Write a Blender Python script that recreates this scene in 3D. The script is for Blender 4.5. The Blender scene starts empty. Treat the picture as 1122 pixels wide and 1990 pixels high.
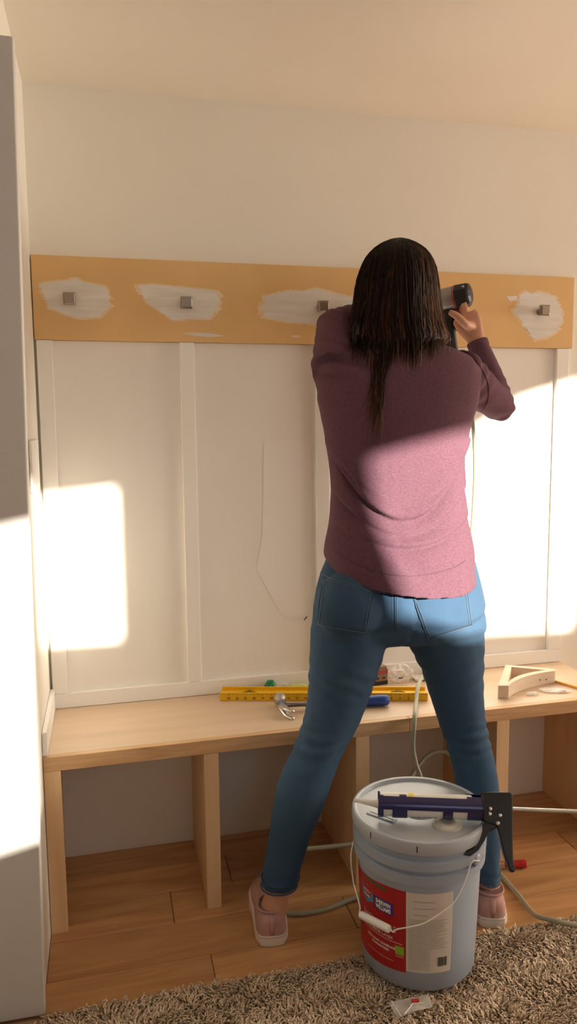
import bpy, bmesh, math, random
import numpy as np
from mathutils import Vector, Matrix
from mathutils.bvhtree import BVHTree

# ------------------------------------------------------------------ camera, light, exposure
SC = bpy.context.scene
COL = SC.collection
random.seed(7)
RNG = np.random.default_rng(7)
V = lambda *a: np.array(a, float)

FPX, YAW, PITCH, ROLL = 1457.77, 0.2407, 0.1153, -0.0096
CAM = V(0.0, -2.223, 1.284)
def _basis():
    f = V(math.sin(YAW), math.cos(YAW), 0); r = V(math.cos(YAW), -math.sin(YAW), 0); u = V(0, 0, 1)
    f2 = math.cos(PITCH) * f - math.sin(PITCH) * u
    u2 = math.cos(PITCH) * u + math.sin(PITCH) * f
    return (math.cos(ROLL) * r + math.sin(ROLL) * u2, -math.sin(ROLL) * r + math.cos(ROLL) * u2, f2)
CR, CU, CF = _basis()
def at(px, py, Y):
    d = CR * (px - 561) / FPX - CU * (py - 995) / FPX + CF
    return CAM + d * (Y - CAM[1]) / d[1]
def atz(px, py, Z):
    d = CR * (px - 561) / FPX - CU * (py - 995) / FPX + CF
    return CAM + d * (Z - CAM[2]) / d[2]

cam = bpy.data.cameras.new('camera')
cam.sensor_fit = 'VERTICAL'; cam.sensor_height = 36.0; cam.lens = 36.0 * FPX / 1990
cam.clip_start = 0.02
camo = bpy.data.objects.new('camera', cam); COL.objects.link(camo)
camo.matrix_world = Matrix(((CR[0], CU[0], -CF[0], CAM[0]), (CR[1], CU[1], -CF[1], CAM[1]),
                            (CR[2], CU[2], -CF[2], CAM[2]), (0, 0, 0, 1)))
SC.camera = camo

SUN_A, SUN_S = 0.30, 0.26           # per metre towards the back wall: metres to the left, metres down
sun = bpy.data.lights.new('sun', 'SUN'); sun.energy = 17.0; sun.color = (1.0, 0.92, 0.80); sun.angle = math.radians(1.2)
suno = bpy.data.objects.new('sun', sun); COL.objects.link(suno)
suno.rotation_euler = Vector((-SUN_A, 1, -SUN_S)).to_track_quat('-Z', 'Y').to_euler()
suno.location = (1.5, -6, 3)

wd = bpy.data.worlds.new('sky'); SC.world = wd; wd.use_nodes = True
wd.node_tree.nodes['Background'].inputs[0].default_value = (0.80, 0.88, 1.0, 1)
wd.node_tree.nodes['Background'].inputs[1].default_value = 1.2

def area(name, loc, target, sx, sy, power, col):
    l = bpy.data.lights.new(name, 'AREA'); l.shape = 'RECTANGLE'; l.size = sx; l.size_y = sy
    l.energy = power; l.color = col
    o = bpy.data.objects.new(name, l); COL.objects.link(o); o.location = loc
    o.rotation_euler = (Vector(target) - Vector(loc)).to_track_quat('-Z', 'Y').to_euler()
    return o
# daylight through the right window; unseen fill lamp added behind the rear openings
area('daylight_right_window', (6.02, -1.15, 1.30), (0, -1.15, 1.30), 1.9, 1.4, 145, (1.0, 0.90, 0.765))
area('rear_fill', (1.25, -2.90, 1.60), (1.25, 0, 1.60), 2.4, 0.9, 5.0, (0.97, 0.96, 0.95))

SC.view_settings.view_transform = 'Standard'; SC.view_settings.look = 'None'
SC.view_settings.exposure = 0.0; SC.view_settings.gamma = 1.0; SC.view_settings.use_curve_mapping = False
SC.cycles.use_denoising = True
SC.cycles.max_bounces = 8; SC.cycles.diffuse_bounces = 6
SC.cycles.sample_clamp_indirect = 6.0

# ------------------------------------------------------------------ helpers
def tag(o, label=None, cat=None, group=None, kind=None):
    if label: o['label'] = label
    if cat: o['category'] = cat
    if group: o['group'] = group
    if kind: o['kind'] = kind
    return o
def empty(name, loc=(0, 0, 0), rot=(0, 0, 0)):
    o = bpy.data.objects.new(name, None); COL.objects.link(o)
    o.location = loc; o.rotation_euler = rot; o.empty_display_size = 0.05
    return o
def thing(name, label, cat, loc=(0, 0, 0), rot=(0, 0, 0), group=None):
    return tag(empty(name, loc, rot), label, cat, group)

MATS = {}
def mat(name, col, rough=0.6, metal=0.0, col2=None, nscale=8.0, stretch=(1, 1, 1), ncon=(0.35, 0.65), detail=4.0,
        bump=0.0, bscale=60.0, bstretch=None, spec=0.4, alpha=1.0, trans=0.0, sheen=0.0, rand=0.0, coat=0.0, col3=None, dist=0.0):
    m = bpy.data.materials.new(name); m.use_nodes = True
    nt = m.node_tree; N = nt.nodes; L = nt.links
    b = N['Principled BSDF']
    b.inputs['Roughness'].default_value = rough; b.inputs['Metallic'].default_value = metal
    b.inputs['Specular IOR Level'].default_value = spec
    b.inputs['Alpha'].default_value = alpha; b.inputs['Transmission Weight'].default_value = trans
    b.inputs['Coat Weight'].default_value = coat
    if sheen: b.inputs['Sheen Weight'].default_value = sheen
    b.inputs['Base Color'].default_value = (*col, 1)
    tc = N.new('ShaderNodeTexCoord')
    src = None
    if col2:
        mp = N.new('ShaderNodeMapping'); mp.inputs['Scale'].default_value = stretch
        L.new(tc.outputs['Object'], mp.inputs['Vector'])
        vec = mp.outputs['Vector']
        if rand:
            oi = N.new('ShaderNodeObjectInfo'); ml = N.new('ShaderNodeMath'); ml.operation = 'MULTIPLY'; ml.inputs[1].default_value = 37.0
            L.new(oi.outputs['Random'], ml.inputs[0])
            ad = N.new('ShaderNodeVectorMath'); ad.operation = 'ADD'
            L.new(vec, ad.inputs[0]); L.new(ml.outputs[0], ad.inputs[1]); vec = ad.outputs[0]
        nz = N.new('ShaderNodeTexNoise'); nz.inputs['Scale'].default_value = nscale; nz.inputs['Detail'].default_value = detail
        nz.inputs['Distortion'].default_value = dist
        L.new(vec, nz.inputs['Vector'])
        rp = N.new('ShaderNodeValToRGB')
        rp.color_ramp.elements[0].position = ncon[0]; rp.color_ramp.elements[0].color = (*col, 1)
        rp.color_ramp.elements[1].position = ncon[1]; rp.color_ramp.elements[1].color = (*col2, 1)
        if col3:
            e = rp.color_ramp.elements.new(min(1, ncon[1] + 0.18)); e.color = (*col3, 1)
        L.new(nz.outputs['Fac'], rp.inputs['Fac']); src = rp.outputs['Color']
        if rand:
            hv = N.new('ShaderNodeHueSaturation')
            mr = N.new('ShaderNodeMapRange'); mr.inputs[3].default_value = 1 - rand; mr.inputs[4].default_value = 1 + rand
            L.new(oi.outputs['Random'], mr.inputs[0]); L.new(mr.outputs[0], hv.inputs['Value'])
            L.new(src, hv.inputs['Color']); src = hv.outputs['Color']
        L.new(src, b.inputs['Base Color'])
    if bump:
        mp2 = N.new('ShaderNodeMapping'); mp2.inputs['Scale'].default_value = bstretch or (1, 1, 1)
        L.new(tc.outputs['Object'], mp2.inputs['Vector'])
        n2 = N.new('ShaderNodeTexNoise'); n2.inputs['Scale'].default_value = bscale; n2.inputs['Detail'].default_value = 5
        L.new(mp2.outputs['Vector'], n2.inputs['Vector'])
        bp = N.new('ShaderNodeBump'); bp.inputs['Strength'].default_value = bump; bp.inputs['Distance'].default_value = 0.004
        L.new(n2.outputs['Fac'], bp.inputs['Height']); L.new(bp.outputs['Normal'], b.inputs['Normal'])
    MATS[name] = m
    return m

class MB:
    """collects shapes, builds one mesh object"""
    def __init__(self): self.v = []; self.f = []
    def add(self, vs, fs):
        o = len(self.v); self.v += [tuple(map(float, p)) for p in vs]; self.f += [tuple(i + o for i in f) for f in fs]; return self
    def box(self, lo, hi, rot=None, piv=None):
        x0, y0, z0 = lo; x1, y1, z1 = hi
        vs = [V(x, y, z) for z in (z0, z1) for y in (y0, y1) for x in (x0, x1)]
        if rot is not None: vs = [np.array(rot @ Vector(p - piv)) + piv for p in vs]
        return self.add(vs, [(0, 2, 3, 1), (4, 5, 7, 6), (0, 1, 5, 4), (2, 6, 7, 3), (0, 4, 6, 2), (1, 3, 7, 5)])
    def loft(self, rings, cap=True, closed=False):
        n = len(rings[0]); vs = [p for r in rings for p in r]; fs = []
        m = len(rings)
        for i in range(m - 1 + (1 if closed else 0)):
            for j in range(n):
                a = i * n + j; b = i * n + (j + 1) % n; i2 = (i + 1) % m
                fs.append((a, b, i2 * n + (j + 1) % n, i2 * n + j))
        if cap and not closed:
            fs.append(tuple(reversed(range(n)))); fs.append(tuple((m - 1) * n + j for j in range(n)))
        return self.add(vs, fs)
    def tube(self, pts, rad, n=10, hint=(0, 0, 1), cap=True, flat=None):
        pts = [np.array(p, float) for p in pts]; m = len(pts)
        if np.isscalar(rad): rad = [rad] * m
        rings = []; prev = None
        for i, p in enumerate(pts):
            t = pts[min(i + 1, m - 1)] - pts[max(i - 1, 0)]; t /= np.linalg.norm(t) + 1e-12
            if prev is None:
                h = np.array(hint, float); s = np.cross(h, t)
                if np.linalg.norm(s) < 1e-3: s = np.cross(V(1, 0.2, 0), t)
            else:
                s = prev - t * (prev @ t)
            s /= np.linalg.norm(s) + 1e-12; prev = s; q = np.cross(t, s)
            r = rad[i]; ra, rb = (r if not np.isscalar(r) else (r, r))
            rings.append([p + s * ra * math.cos(2 * math.pi * k / n) + q * rb * math.sin(2 * math.pi * k / n) for k in range(n)])
        return self.loft(rings, cap)
    def lathe(self, c, prof, n=40, ax=(0, 0, 1), cap=True):
        ax = np.array(ax, float); ax /= np.linalg.norm(ax)
        s = np.cross(ax, V(0, 0, 1) if abs(ax[2]) < 0.9 else V(1, 0, 0)); s /= np.linalg.norm(s); q = np.cross(ax, s)
        c = np.array(c, float)
        return self.loft([[c + ax * z + r * (s * math.cos(2 * math.pi * k / n) + q * math.sin(2 * math.pi * k / n)) for k in range(n)] for z, r in prof], cap)
    def ellipsoid(self, c, rx, ry, rz, n=20, m=12, R=None):
        c = np.array(c, float); rings = []
        for i in range(m + 1):
            ph = -math.pi / 2 + math.pi * min(max(i / m, 0.015), 0.985)
            ring = []
            for k in range(n):
                p = V(rx * math.cos(ph) * math.cos(2 * math.pi * k / n), ry * math.cos(ph) * math.sin(2 * math.pi * k / n), rz * math.sin(ph))
                if R is not None: p = R @ p
                ring.append(c + p)
            rings.append(ring)
        return self.loft(rings)
    def prism(self, poly, origin, ex, ey, depth):
        """2d polygon in the plane origin+ex,ey, extruded along ex x ey by depth"""
        origin = np.array(origin, float); ex = np.array(ex, float); ey = np.array(ey, float)
        nz = np.cross(ex, ey); nz /= np.linalg.norm(nz)
        a = [origin + ex * x + ey * y for x, y in poly]; b = [p + nz * depth for p in a]; n = len(a)
        fs = [tuple(reversed(range(n))), tuple(range(n, 2 * n))] + [(i, (i + 1) % n, n + (i + 1) % n, n + i) for i in range(n)]
        return self.add(a + b, fs)
    def mesh(self, name):
        me = bpy.data.meshes.new(name); me.from_pydata(self.v, [], self.f); me.update()
        return me
    def build(self, name, material, parent=None, smooth=False, bevel=0.0, bseg=2, fix=True, sub=0):
        me = self.mesh(name)
        if fix:
            bm = bmesh.new(); bm.from_mesh(me); bmesh.ops.recalc_face_normals(bm, faces=bm.faces); bm.to_mesh(me); bm.free()
        return finish(name, me, material, parent, smooth, bevel, bseg, sub)
def finish(name, me, material, parent=None, smooth=False, bevel=0.0, bseg=2, sub=0):
    if material is not None: me.materials.append(material if not isinstance(material, str) else MATS[material])
    o = bpy.data.objects.new(name, me); COL.objects.link(o)
    if parent is not None: o.parent = parent
    if smooth:
        me.polygons.foreach_set('use_smooth', [True] * len(me.polygons))
    if bevel:
        md = o.modifiers.new('bevel', 'BEVEL'); md.width = bevel; md.segments = bseg; md.limit_method = 'ANGLE'; md.angle_limit = math.radians(40)
    if sub:
        md = o.modifiers.new('sub', 'SUBSURF'); md.levels = sub; md.render_levels = sub
    if smooth == 'auto':
        me.polygons.foreach_set('use_smooth', [True] * len(me.polygons))
        me.set_sharp_from_angle(angle=math.radians(38))
    return o
def box(name, lo, hi, material, parent=None, bevel=0.0):
    return MB().box(lo, hi).build(name, material, parent, bevel=bevel)
def spline(pts, n=8):
    """Catmull-Rom through the points"""
    P = [np.array(p, float) for p in pts]; P = [2 * P[0] - P[1]] + P + [2 * P[-1] - P[-2]]; out = []
    for i in range(1, len(P) - 2):
        a, b, c, d = P[i - 1:i + 3]
        for k in range(n):
            t = k / n
            out.append(0.5 * (2 * b + (c - a) * t + (2 * a - 5 * b + 4 * c - d) * t * t + (3 * b - a - 3 * c + d) * t ** 3))
    out.append(P[-2]); return out
def remesh(mb, voxel, smooth=6, factor=0.5):
    me = mb.mesh('tmp'); o = bpy.data.objects.new('tmp', me); COL.objects.link(o)
    bm = bmesh.new(); bm.from_mesh(me); bmesh.ops.recalc_face_normals(bm, faces=bm.faces); bm.to_mesh(me); bm.free()
    md = o.modifiers.new('r', 'REMESH'); md.mode = 'VOXEL'; md.voxel_size = voxel
    if smooth:
        ms = o.modifiers.new('s', 'SMOOTH'); ms.factor = factor; ms.iterations = smooth
    dg = bpy.context.evaluated_depsgraph_get()
    res = bpy.data.meshes.new_from_object(o.evaluated_get(dg), depsgraph=dg)
    bpy.data.objects.remove(o); bpy.data.meshes.remove(me)
    return res
def get_co(me):
    a = np.empty(len(me.vertices) * 3); me.vertices.foreach_get('co', a); return a.reshape(-1, 3)
def get_no(me):
    a = np.empty(len(me.vertices) * 3); me.vertices.foreach_get('normal', a); return a.reshape(-1, 3)
def set_co(me, a):
    me.vertices.foreach_set('co', np.ascontiguousarray(a).ravel()); me.update()
def text_flat(body, size, bold=0.0, align='LEFT', shear=0.0):
    c = bpy.data.curves.new('t', 'FONT'); c.body = body; c.size = size; c.align_x = align; c.offset = bold; c.shear = shear
    c.resolution_u = 3
    o = bpy.data.objects.new('t', c); COL.objects.link(o)
    dg = bpy.context.evaluated_depsgraph_get()
    me = bpy.data.meshes.new_from_object(o.evaluated_get(dg), depsgraph=dg)
    vs = [(v.co.x, v.co.y) for v in me.vertices]; fs = [tuple(p.vertices) for p in me.polygons]
    bpy.data.objects.remove(o); bpy.data.curves.remove(c); bpy.data.meshes.remove(me)
    return vs, fs
def snoise(p, seed=0):
    """cheap smooth pseudo noise for arrays of points"""
    r = np.random.default_rng(seed); s = np.zeros(len(p))
    for k in range(7):
        d = r.normal(size=3); s += np.sin(p @ d * (1 + 0.5 * k) + r.uniform(0, 6.28)) / (1 + 0.3 * k)
    return s / 4

# ------------------------------------------------------------------ materials
mat('wall_paint', (0.84, 0.80, 0.71), 0.75, col2=(0.81, 0.77, 0.68), nscale=1.5, bump=0.08, bscale=220)
mat('low_bounce_paint', (0.30, 0.27, 0.24), 0.8, bump=0.06, bscale=200)  # unseen walls made dark to hold back bounced light from behind the camera
mat('ceiling_paint', (0.90, 0.86, 0.77), 0.85, bump=0.06, bscale=160)
mat('grey_paint', (0.68, 0.66, 0.62), 0.6, bump=0.06, bscale=200)
mat('trim_white', (0.88, 0.86, 0.81), 0.5, col2=(0.86, 0.83, 0.78), nscale=3, bump=0.05, bscale=140)
mat('panel_white', (0.87, 0.84, 0.78), 0.55, col2=(0.84, 0.81, 0.75), nscale=2.2, stretch=(3, 1, 0.8), bump=0.06, bscale=120)
mat('primer_white', (0.89, 0.865, 0.81), 0.55, col2=(0.87, 0.84, 0.785), nscale=4)
mat('mdf', (0.76, 0.495, 0.215), 0.62, col2=(0.70, 0.45, 0.19), nscale=5, detail=8, bump=0.05, bscale=300)
mat('spackle', (0.77, 0.735, 0.67), 0.6, col2=(0.69, 0.65, 0.58), nscale=25, stretch=(0.4, 1, 3), bump=0.25, bscale=60, bstretch=(0.3, 1, 4))
mat('spackle_thin', (0.78, 0.66, 0.48), 0.6, col2=(0.77, 0.55, 0.29), nscale=18, stretch=(0.3, 1, 4), bump=0.1, bscale=60)
mat('maple_top', (0.68, 0.52, 0.365), 0.42, col2=(0.63, 0.47, 0.32), nscale=3, stretch=(0.8, 9, 9), detail=6, bump=0.03, bscale=80, dist=0.4)
mat('maple_edge', (0.70, 0.45, 0.235), 0.5, col2=(0.54, 0.32, 0.155), nscale=4, stretch=(0.9, 6, 12), detail=6, dist=0.8, bump=0.05, bscale=120)
mat('maple_side', (0.76, 0.52, 0.295), 0.5, col2=(0.68, 0.45, 0.245), nscale=4, stretch=(6, 6, 0.6), detail=6, dist=0.5)
mat('corbel_wood', (0.70, 0.56, 0.42), 0.6, col2=(0.64, 0.50, 0.37), nscale=9, stretch=(1, 1, 6), bump=0.05, bscale=200)
mat('oak_plank', (0.60, 0.335, 0.148), 0.40, col2=(0.43, 0.22, 0.088), nscale=2.6, stretch=(0.9, 9, 9), ncon=(0.34, 0.68), detail=8, dist=1.3, bump=0.06, bscale=60, bstretch=(0.5, 8, 8), rand=0.12, col3=(0.28, 0.135, 0.055))
mat('floor_joint', (0.10, 0.055, 0.03), 0.8)
mat('nickel', (0.34, 0.29, 0.235), 0.36, 1.0, bump=0.05, bscale=200)
mat('steel', (0.62, 0.60, 0.57), 0.28, 1.0)
mat('dark_steel', (0.16, 0.15, 0.15), 0.4, 0.9)
mat('rug_backing', (0.33, 0.235, 0.15), 0.95)
mat('bucket_plastic', (0.355, 0.41, 0.49), 0.36, col2=(0.33, 0.385, 0.46), nscale=3, spec=0.5)
mat('lid_plastic', (0.43, 0.465, 0.50), 0.33, col2=(0.40, 0.435, 0.47), nscale=4, spec=0.5)
mat('white_plastic', (0.82, 0.80, 0.76), 0.4)
mat('cream_plastic', (0.66, 0.64, 0.57), 0.42)
mat('black_ink', (0.02, 0.02, 0.02), 0.6)
mat('label_red', (0.40, 0.012, 0.015), 0.38)
mat('label_paper', (0.66, 0.61, 0.53), 0.5)
mat('ink_grey', (0.26, 0.23, 0.20), 0.6)
mat('ink_red', (0.50, 0.25, 0.20), 0.6)
mat('logo_cyan', (0.015, 0.33, 0.55), 0.4)
mat('logo_navy', (0.03, 0.03, 0.22), 0.4)
mat('label_green', (0.28, 0.48, 0.03), 0.45)
mat('label_darkgreen', (0.05, 0.14, 0.04), 0.45)
mat('print_white', (0.85, 0.83, 0.80), 0.45)
mat('navy_metal', (0.018, 0.018, 0.105), 0.22, 0.15, coat=0.5)
mat('tube_card', (0.80, 0.78, 0.72), 0.5)
mat('tube_yellow', (0.80, 0.62, 0.03), 0.5)
mat('black_metal', (0.012, 0.012, 0.013), 0.30, 0.2, spec=0.6)
mat('hose_rubber', (0.34, 0.33, 0.235), 0.5)
mat('red_plastic', (0.45, 0.015, 0.012), 0.35)
mat('level_yellow', (0.80, 0.46, 0.012), 0.38)
mat('grip_blue', (0.012, 0.05, 0.26), 0.5)
mat('green_plastic', (0.01, 0.22, 0.07), 0.4)
mat('lime_plastic', (0.55, 0.62, 0.25), 0.4)
mat('box_brown', (0.20, 0.13, 0.085), 0.7, col2=(0.28, 0.19, 0.13), nscale=30)
mat('box_red', (0.33, 0.05, 0.06), 0.6)
mat('paper_white', (0.72, 0.64, 0.57), 0.6)
mat('clear_film', (0.86, 0.84, 0.81), 0.16, alpha=0.42, spec=0.8, bump=0.5, bscale=30)
mat('pencil_orange', (0.72, 0.32, 0.02), 0.5)
mat('gun_grey', (0.26, 0.25, 0.245), 0.36, 0.5)
mat('gun_black', (0.012, 0.012, 0.013), 0.45)
mat('skin', (0.58, 0.31, 0.20), 0.5, col2=(0.52, 0.26, 0.165), nscale=14, bump=0.04, bscale=200)
mat('shoe_canvas', (0.50, 0.29, 0.25), 0.85, col2=(0.46, 0.26, 0.225), nscale=40, bump=0.15, bscale=400)
mat('shoe_sole', (0.74, 0.68, 0.58), 0.6)
mat('shoe_inner_shade', (0.24, 0.13, 0.11), 0.9)
mat('knit_mauve', (0.155, 0.076, 0.101), 0.95, col2=(0.110, 0.052, 0.071), nscale=190, stretch=(1, 1, 2.2), ncon=(0.3, 0.7), detail=3, bump=0.35, bscale=420, sheen=0.03, spec=0.1)
mat('denim', (0.031, 0.070, 0.130), 0.85, col2=(0.058, 0.111, 0.180), nscale=5, stretch=(1, 1, 0.6), ncon=(0.3, 0.75), detail=7, bump=0.22, bscale=520, sheen=0.03, spec=0.15)
mat('denim_dark', (0.022, 0.055, 0.11), 0.9, bump=0.2, bscale=500)
mat('stitch', (0.11, 0.17, 0.235), 0.8)
mat('eye_white', (0.8, 0.78, 0.75), 0.2)
mat('lip', (0.42, 0.14, 0.12), 0.5)

# ------------------------------------------------------------------ the room
XL, CEIL, YREAR = -0.175, 2.20, -2.70
XLO, XHI = -1.9, 5.95
tag(box('wall_back', (-0.4, 0.0, -0.05), (XHI + 0.1, 0.10, CEIL + 0.05), 'wall_paint'), kind='structure')
tag(box('ceiling', (XLO - 0.1, YREAR - 0.1, CEIL), (XHI + 0.1, 0.10, CEIL + 0.08), 'ceiling_paint'), kind='structure')
# left wall of the niche and its return towards the room
wl = MB().prism([(XLO, -0.600), (XL, -0.600), (XL, 0.0), (XL - 0.12, 0.0), (XL - 0.12, -0.5), (XLO, -0.5)], (0, 0, -0.05), (1, 0, 0), (0, 1, 0), CEIL + 0.05)
tag(wl.build('wall_left', 'wall_paint'), kind='structure')
dr = tag(MB().box((XL - 0.80, -0.632, 0.006), (XL + 0.006, -0.601, 2.02), Matrix.Rotation(0.016, 3, 'Y'), V(XL, -0.62, 0)).build('door_1', 'grey_paint', bevel=0.003), kind='structure')
dr['label'] = 'greyish painted door leaf standing open against the left wall end'
# door head above the return
tag(MB().box((XLO, -0.66, 2.035), (XL + 0.012, -0.634, CEIL)).build('trim_1', 'grey_paint', bevel=0.003), kind='structure')
tag(box('wall_side', (XLO - 0.1, YREAR - 0.1, -0.05), (XLO, -0.5, CEIL), 'low_bounce_paint'), kind='structure')

def holed_wall(name, outer, holes, place, th, material):
    """flat wall with window openings: polygons in the wall's own plane, place(u, v, w) -> world"""
    c = bpy.data.curves.new('w', 'CURVE'); c.dimensions = '2D'; c.fill_mode = 'BOTH'; c.extrude = th / 2
    for poly in [outer] + holes:
        s = c.splines.new('POLY'); s.points.add(len(poly) - 1); s.use_cyclic_u = True
        for p, (a, b) in zip(s.points, poly): p.co = (a, b, 0, 1)
    o = bpy.data.objects.new('w', c); COL.objects.link(o)
    dg = bpy.context.evaluated_depsgraph_get()
    me = bpy.data.meshes.new_from_object(o.evaluated_get(dg), depsgraph=dg)
    bpy.data.objects.remove(o); bpy.data.curves.remove(c)
    set_co(me, np.array([place(*p) for p in get_co(me)]))
    return tag(finish(name, me, material), kind='structure')
DX, DZ = SUN_A * -YREAR, SUN_S * -YREAR
def beam(poly): return [(x + DX, z + DZ) for x, z in poly]
WR = beam([(0.45, 0.80), (0.47, 0.68), (0.66, 0.605), (1.57, 0.575), (1.57, 1.445), (1.33, 1.378), (1.04, 1.205), (0.75, 1.155), (0.45, 1.085)])  # unseen rear openings, outlines shaped to throw the wanted sun patches
WL1 = beam([(-0.262, 0.66), (0.045, 0.655), (0.045, 1.125), (-0.262, 1.09)])
WL2 = beam([(-0.80, 0.15), (-0.285, 0.262), (-0.285, 0.955), (-0.80, 0.86)])
holed_wall('wall_rear', [(XLO, -0.05), (XHI, -0.05), (XHI, CEIL), (XLO, CEIL)], [WR, WL1, WL2],
           lambda u, v, w: (u, YREAR - 0.03 + w, v), 0.06, 'low_bounce_paint')
holed_wall('wall_right', [(YREAR - 0.1, -0.05), (0.0, -0.05), (0.0, CEIL), (YREAR - 0.1, CEIL)], [[(-2.12, 0.58), (-0.18, 0.58), (-0.18, 2.02), (-2.12, 2.02)]],
           lambda u, v, w: (XHI + 0.05 + w, u, v), 0.10, 'low_bounce_paint')
def window_bars(name, poly, y, along):
    """frame and one crossing bar set into an opening"""
    m = MB(); n = len(poly)
    for i in range(n):
        a, b = poly[i], poly[(i + 1) % n]
        m.tube([(a[0], y, a[1]) if along == 'x' else (y, a[0], a[1]), (b[0], y, b[1]) if along == 'x' else (y, b[0], b[1])], 0.012, 6)
    return tag(m.build(name, 'trim_white'), kind='structure')
window_bars('beam_window_1', WR, YREAR - 0.03, 'x'); window_bars('beam_window_2', WL1, YREAR - 0.03, 'x'); window_bars('beam_window_3', WL2, YREAR - 0.03, 'x')
window_bars('window_4', [(-2.12, 0.58), (-0.18, 0.58), (-0.18, 2.02), (-2.12, 2.02)], XHI + 0.05, 'y')

# floor with single planks near the bench
floor = tag(box('floor', (XLO, YREAR, -0.06), (XHI, 0.0, -0.009), 'oak_plank'), kind='structure')
PW = 0.138
rows = [-0.110 - PW * k for k in range(-1, 5)]
rs = random.Random(3); pmesh = {}
for k, ytop in enumerate(rows):
    x = {0: -0.55, 1: -0.9, 2: -1.075, 3: -0.62, 4: -1.0, 5: -0.8}[k]; y1 = min(ytop, -0.001); y0 = ytop - PW
    while x < 2.75:
        ln = 1.21
        x0, x1 = max(x, XLO), min(x + ln, 2.84)
        if x1 > -0.3:
            xa = max(x0, -0.5 if y1 < -0.62 else XL + 0.0005) if y0 > -0.63 else x0
            if x1 - xa > 0.02:
                g = 0.0009
                m = MB().box((-(x1 - xa) / 2 + g, -(y1 - y0) / 2 + g, -0.009), ((x1 - xa) / 2 - g, (y1 - y0) / 2 - g, 0.0))
                p = m.build('plank', 'oak_plank', floor, bevel=0.0012, bseg=1); p.location = ((xa + x1) / 2, (y0 + y1) / 2, 0)
        x += ln

# ------------------------------------------------------------------ wainscot, rail board, hooks
wain = thing('wainscot', 'white board-and-batten wainscot panelling behind the bench, under the raw brown board', 'wainscot')
BZ0, BZ1, BTOP = 0.470, 1.524, 0.5145
bats = [(-0.168, -0.127), (0.224, 0.264), (0.631, 0.671), (1.038, 1.078), (1.447, 1.491)]
for (a, b) in bats:
    box('batten', (a, -0.021, BTOP + 0.0005), (b, -0.0065, BZ1 - 0.001), 'trim_white', wain, bevel=0.0012)
for i in range(4):
    box('panel', (bats[i][0] + 0.004, -0.0065, BZ0 + 0.004), (bats[i + 1][0] + 0.003, -0.0006, BZ1 - 0.001), 'panel_white', wain)
box('bottom_rail', (-0.168, -0.021, BZ0 + 0.001), (1.491, -0.0065, BTOP), 'trim_white', wain, bevel=0.0012)
# dried patch of filler on the second panel
pp = [(513, 858), (560, 855), (606, 860), (608, 1000), (606, 1190), (560, 1198), (545, 1190), (520, 1145), (498, 1105), (503, 1080), (510, 1040), (512, 950)]
MB().prism([(at(a, b, -0.0066)[0], at(a, b, -0.0066)[2]) for a, b in pp], (0, -0.0066, 0), (1, 0, 0), (0, 0, 1), 0.0006).build('filler_patch', 'primer_white', wain)['label'] = 'smooth whiter patch of dried filler'
tag(box('trim_2', (XL + 0.001, -0.345, 0.471), (XL + 0.012, -0.022, 0.532), 'trim_white', bevel=0.001), kind='structure')
MB().tube([at(597, 1199, -0.007) + V(0, 0.002, 0), at(597, 1199, -0.007) + V(-0.014, -0.022, -0.002)], 0.0022, 8).build('nail', 'dark_steel')
tag(bpy.data.objects['nail'], 'dark nail sticking out of the white panel left of the jeans', 'nail')
# wall plate on the niche side wall
wp = thing('wall_plate', 'slim white cover plate on the narrow side wall at left', 'wall plate', (XL + 0.0005, -0.22, 1.19))
box('plate', (0, -0.10, -0.064), (0.007, 0.10, 0.064), 'trim_white', wp, bevel=0.003)
for dz in (-0.045, 0.045): MB().lathe((0.006, 0, dz), [(0, 0.004), (0.001, 0.004)], 10, (1, 0, 0)).build('screw', 'nickel', wp)

YB = -0.0210
board = thing('rail_board', 'raw brown fibreboard rail with white filler patches running across the wall', 'board')
box('plank_body', (XL + 0.003, YB, 1.524), (1.502, -0.0006, 1.750), 'mdf', board, bevel=0.0012)
def patch(name, pts, material, seed, jag=0.004, off=0.0008, lab=None):
    r = random.Random(seed); w = [at(a, b, YB) for a, b in pts]; n = len(w); out = []
    for i in range(n):
        a, b = w[i], w[(i + 1) % n]
        ln = np.linalg.norm(b - a); k = max(2, int(ln / 0.0035)); vert = abs(b[2] - a[2]) > abs(b[0] - a[0])
        for j in range(k):
            p = a + (b - a) * j / k
            dm = min(1.0, min(j, k - j) / k * ln / 0.010)
            jx = r.gauss(0, jag * (2.4 if vert else 0.3)) * dm; jz = r.gauss(0, jag * (0.2 if vert else 0.4)) * dm
            jx = max(min(jx, 0.008), -0.008)
            out.append((p[0] + jx, p[2] + jz))
    o = MB().prism(out, (0, YB, 0), (1, 0, 0), (0, 0, 1), off).build(name, material, board)
    if lab: o['label'] = lab
P1 = [(79, 553), (98, 548), (128, 546), (147, 541), (166, 549), (205, 557), (213, 578), (209, 600), (192, 616), (158, 618), (128, 611), (98, 598), (86, 574)]
P2 = [(268, 556), (300, 553), (345, 558), (421, 566), (424, 590), (416, 608), (405, 620), (365, 619), (352, 622), (335, 622), (310, 604), (290, 590), (275, 572)]
P3 = [(516, 576), (560, 566), (590, 567), (612, 561), (650, 571), (686, 578), (690, 615), (650, 627), (610, 630), (560, 626), (514, 616), (509, 596)]
P4 = [(1010, 574), (1022, 566), (1035, 572), (1045, 567), (1060, 570), (1078, 577), (1092, 605), (1092, 625), (1080, 645), (1060, 656), (1040, 660), (1028, 645), (1012, 622), (997, 604), (1009, 590)]
def grow(P, g):
    c = np.mean(P, axis=0); return [tuple(c + (np.array(p) - c) * V(*g)) for p in P]
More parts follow.
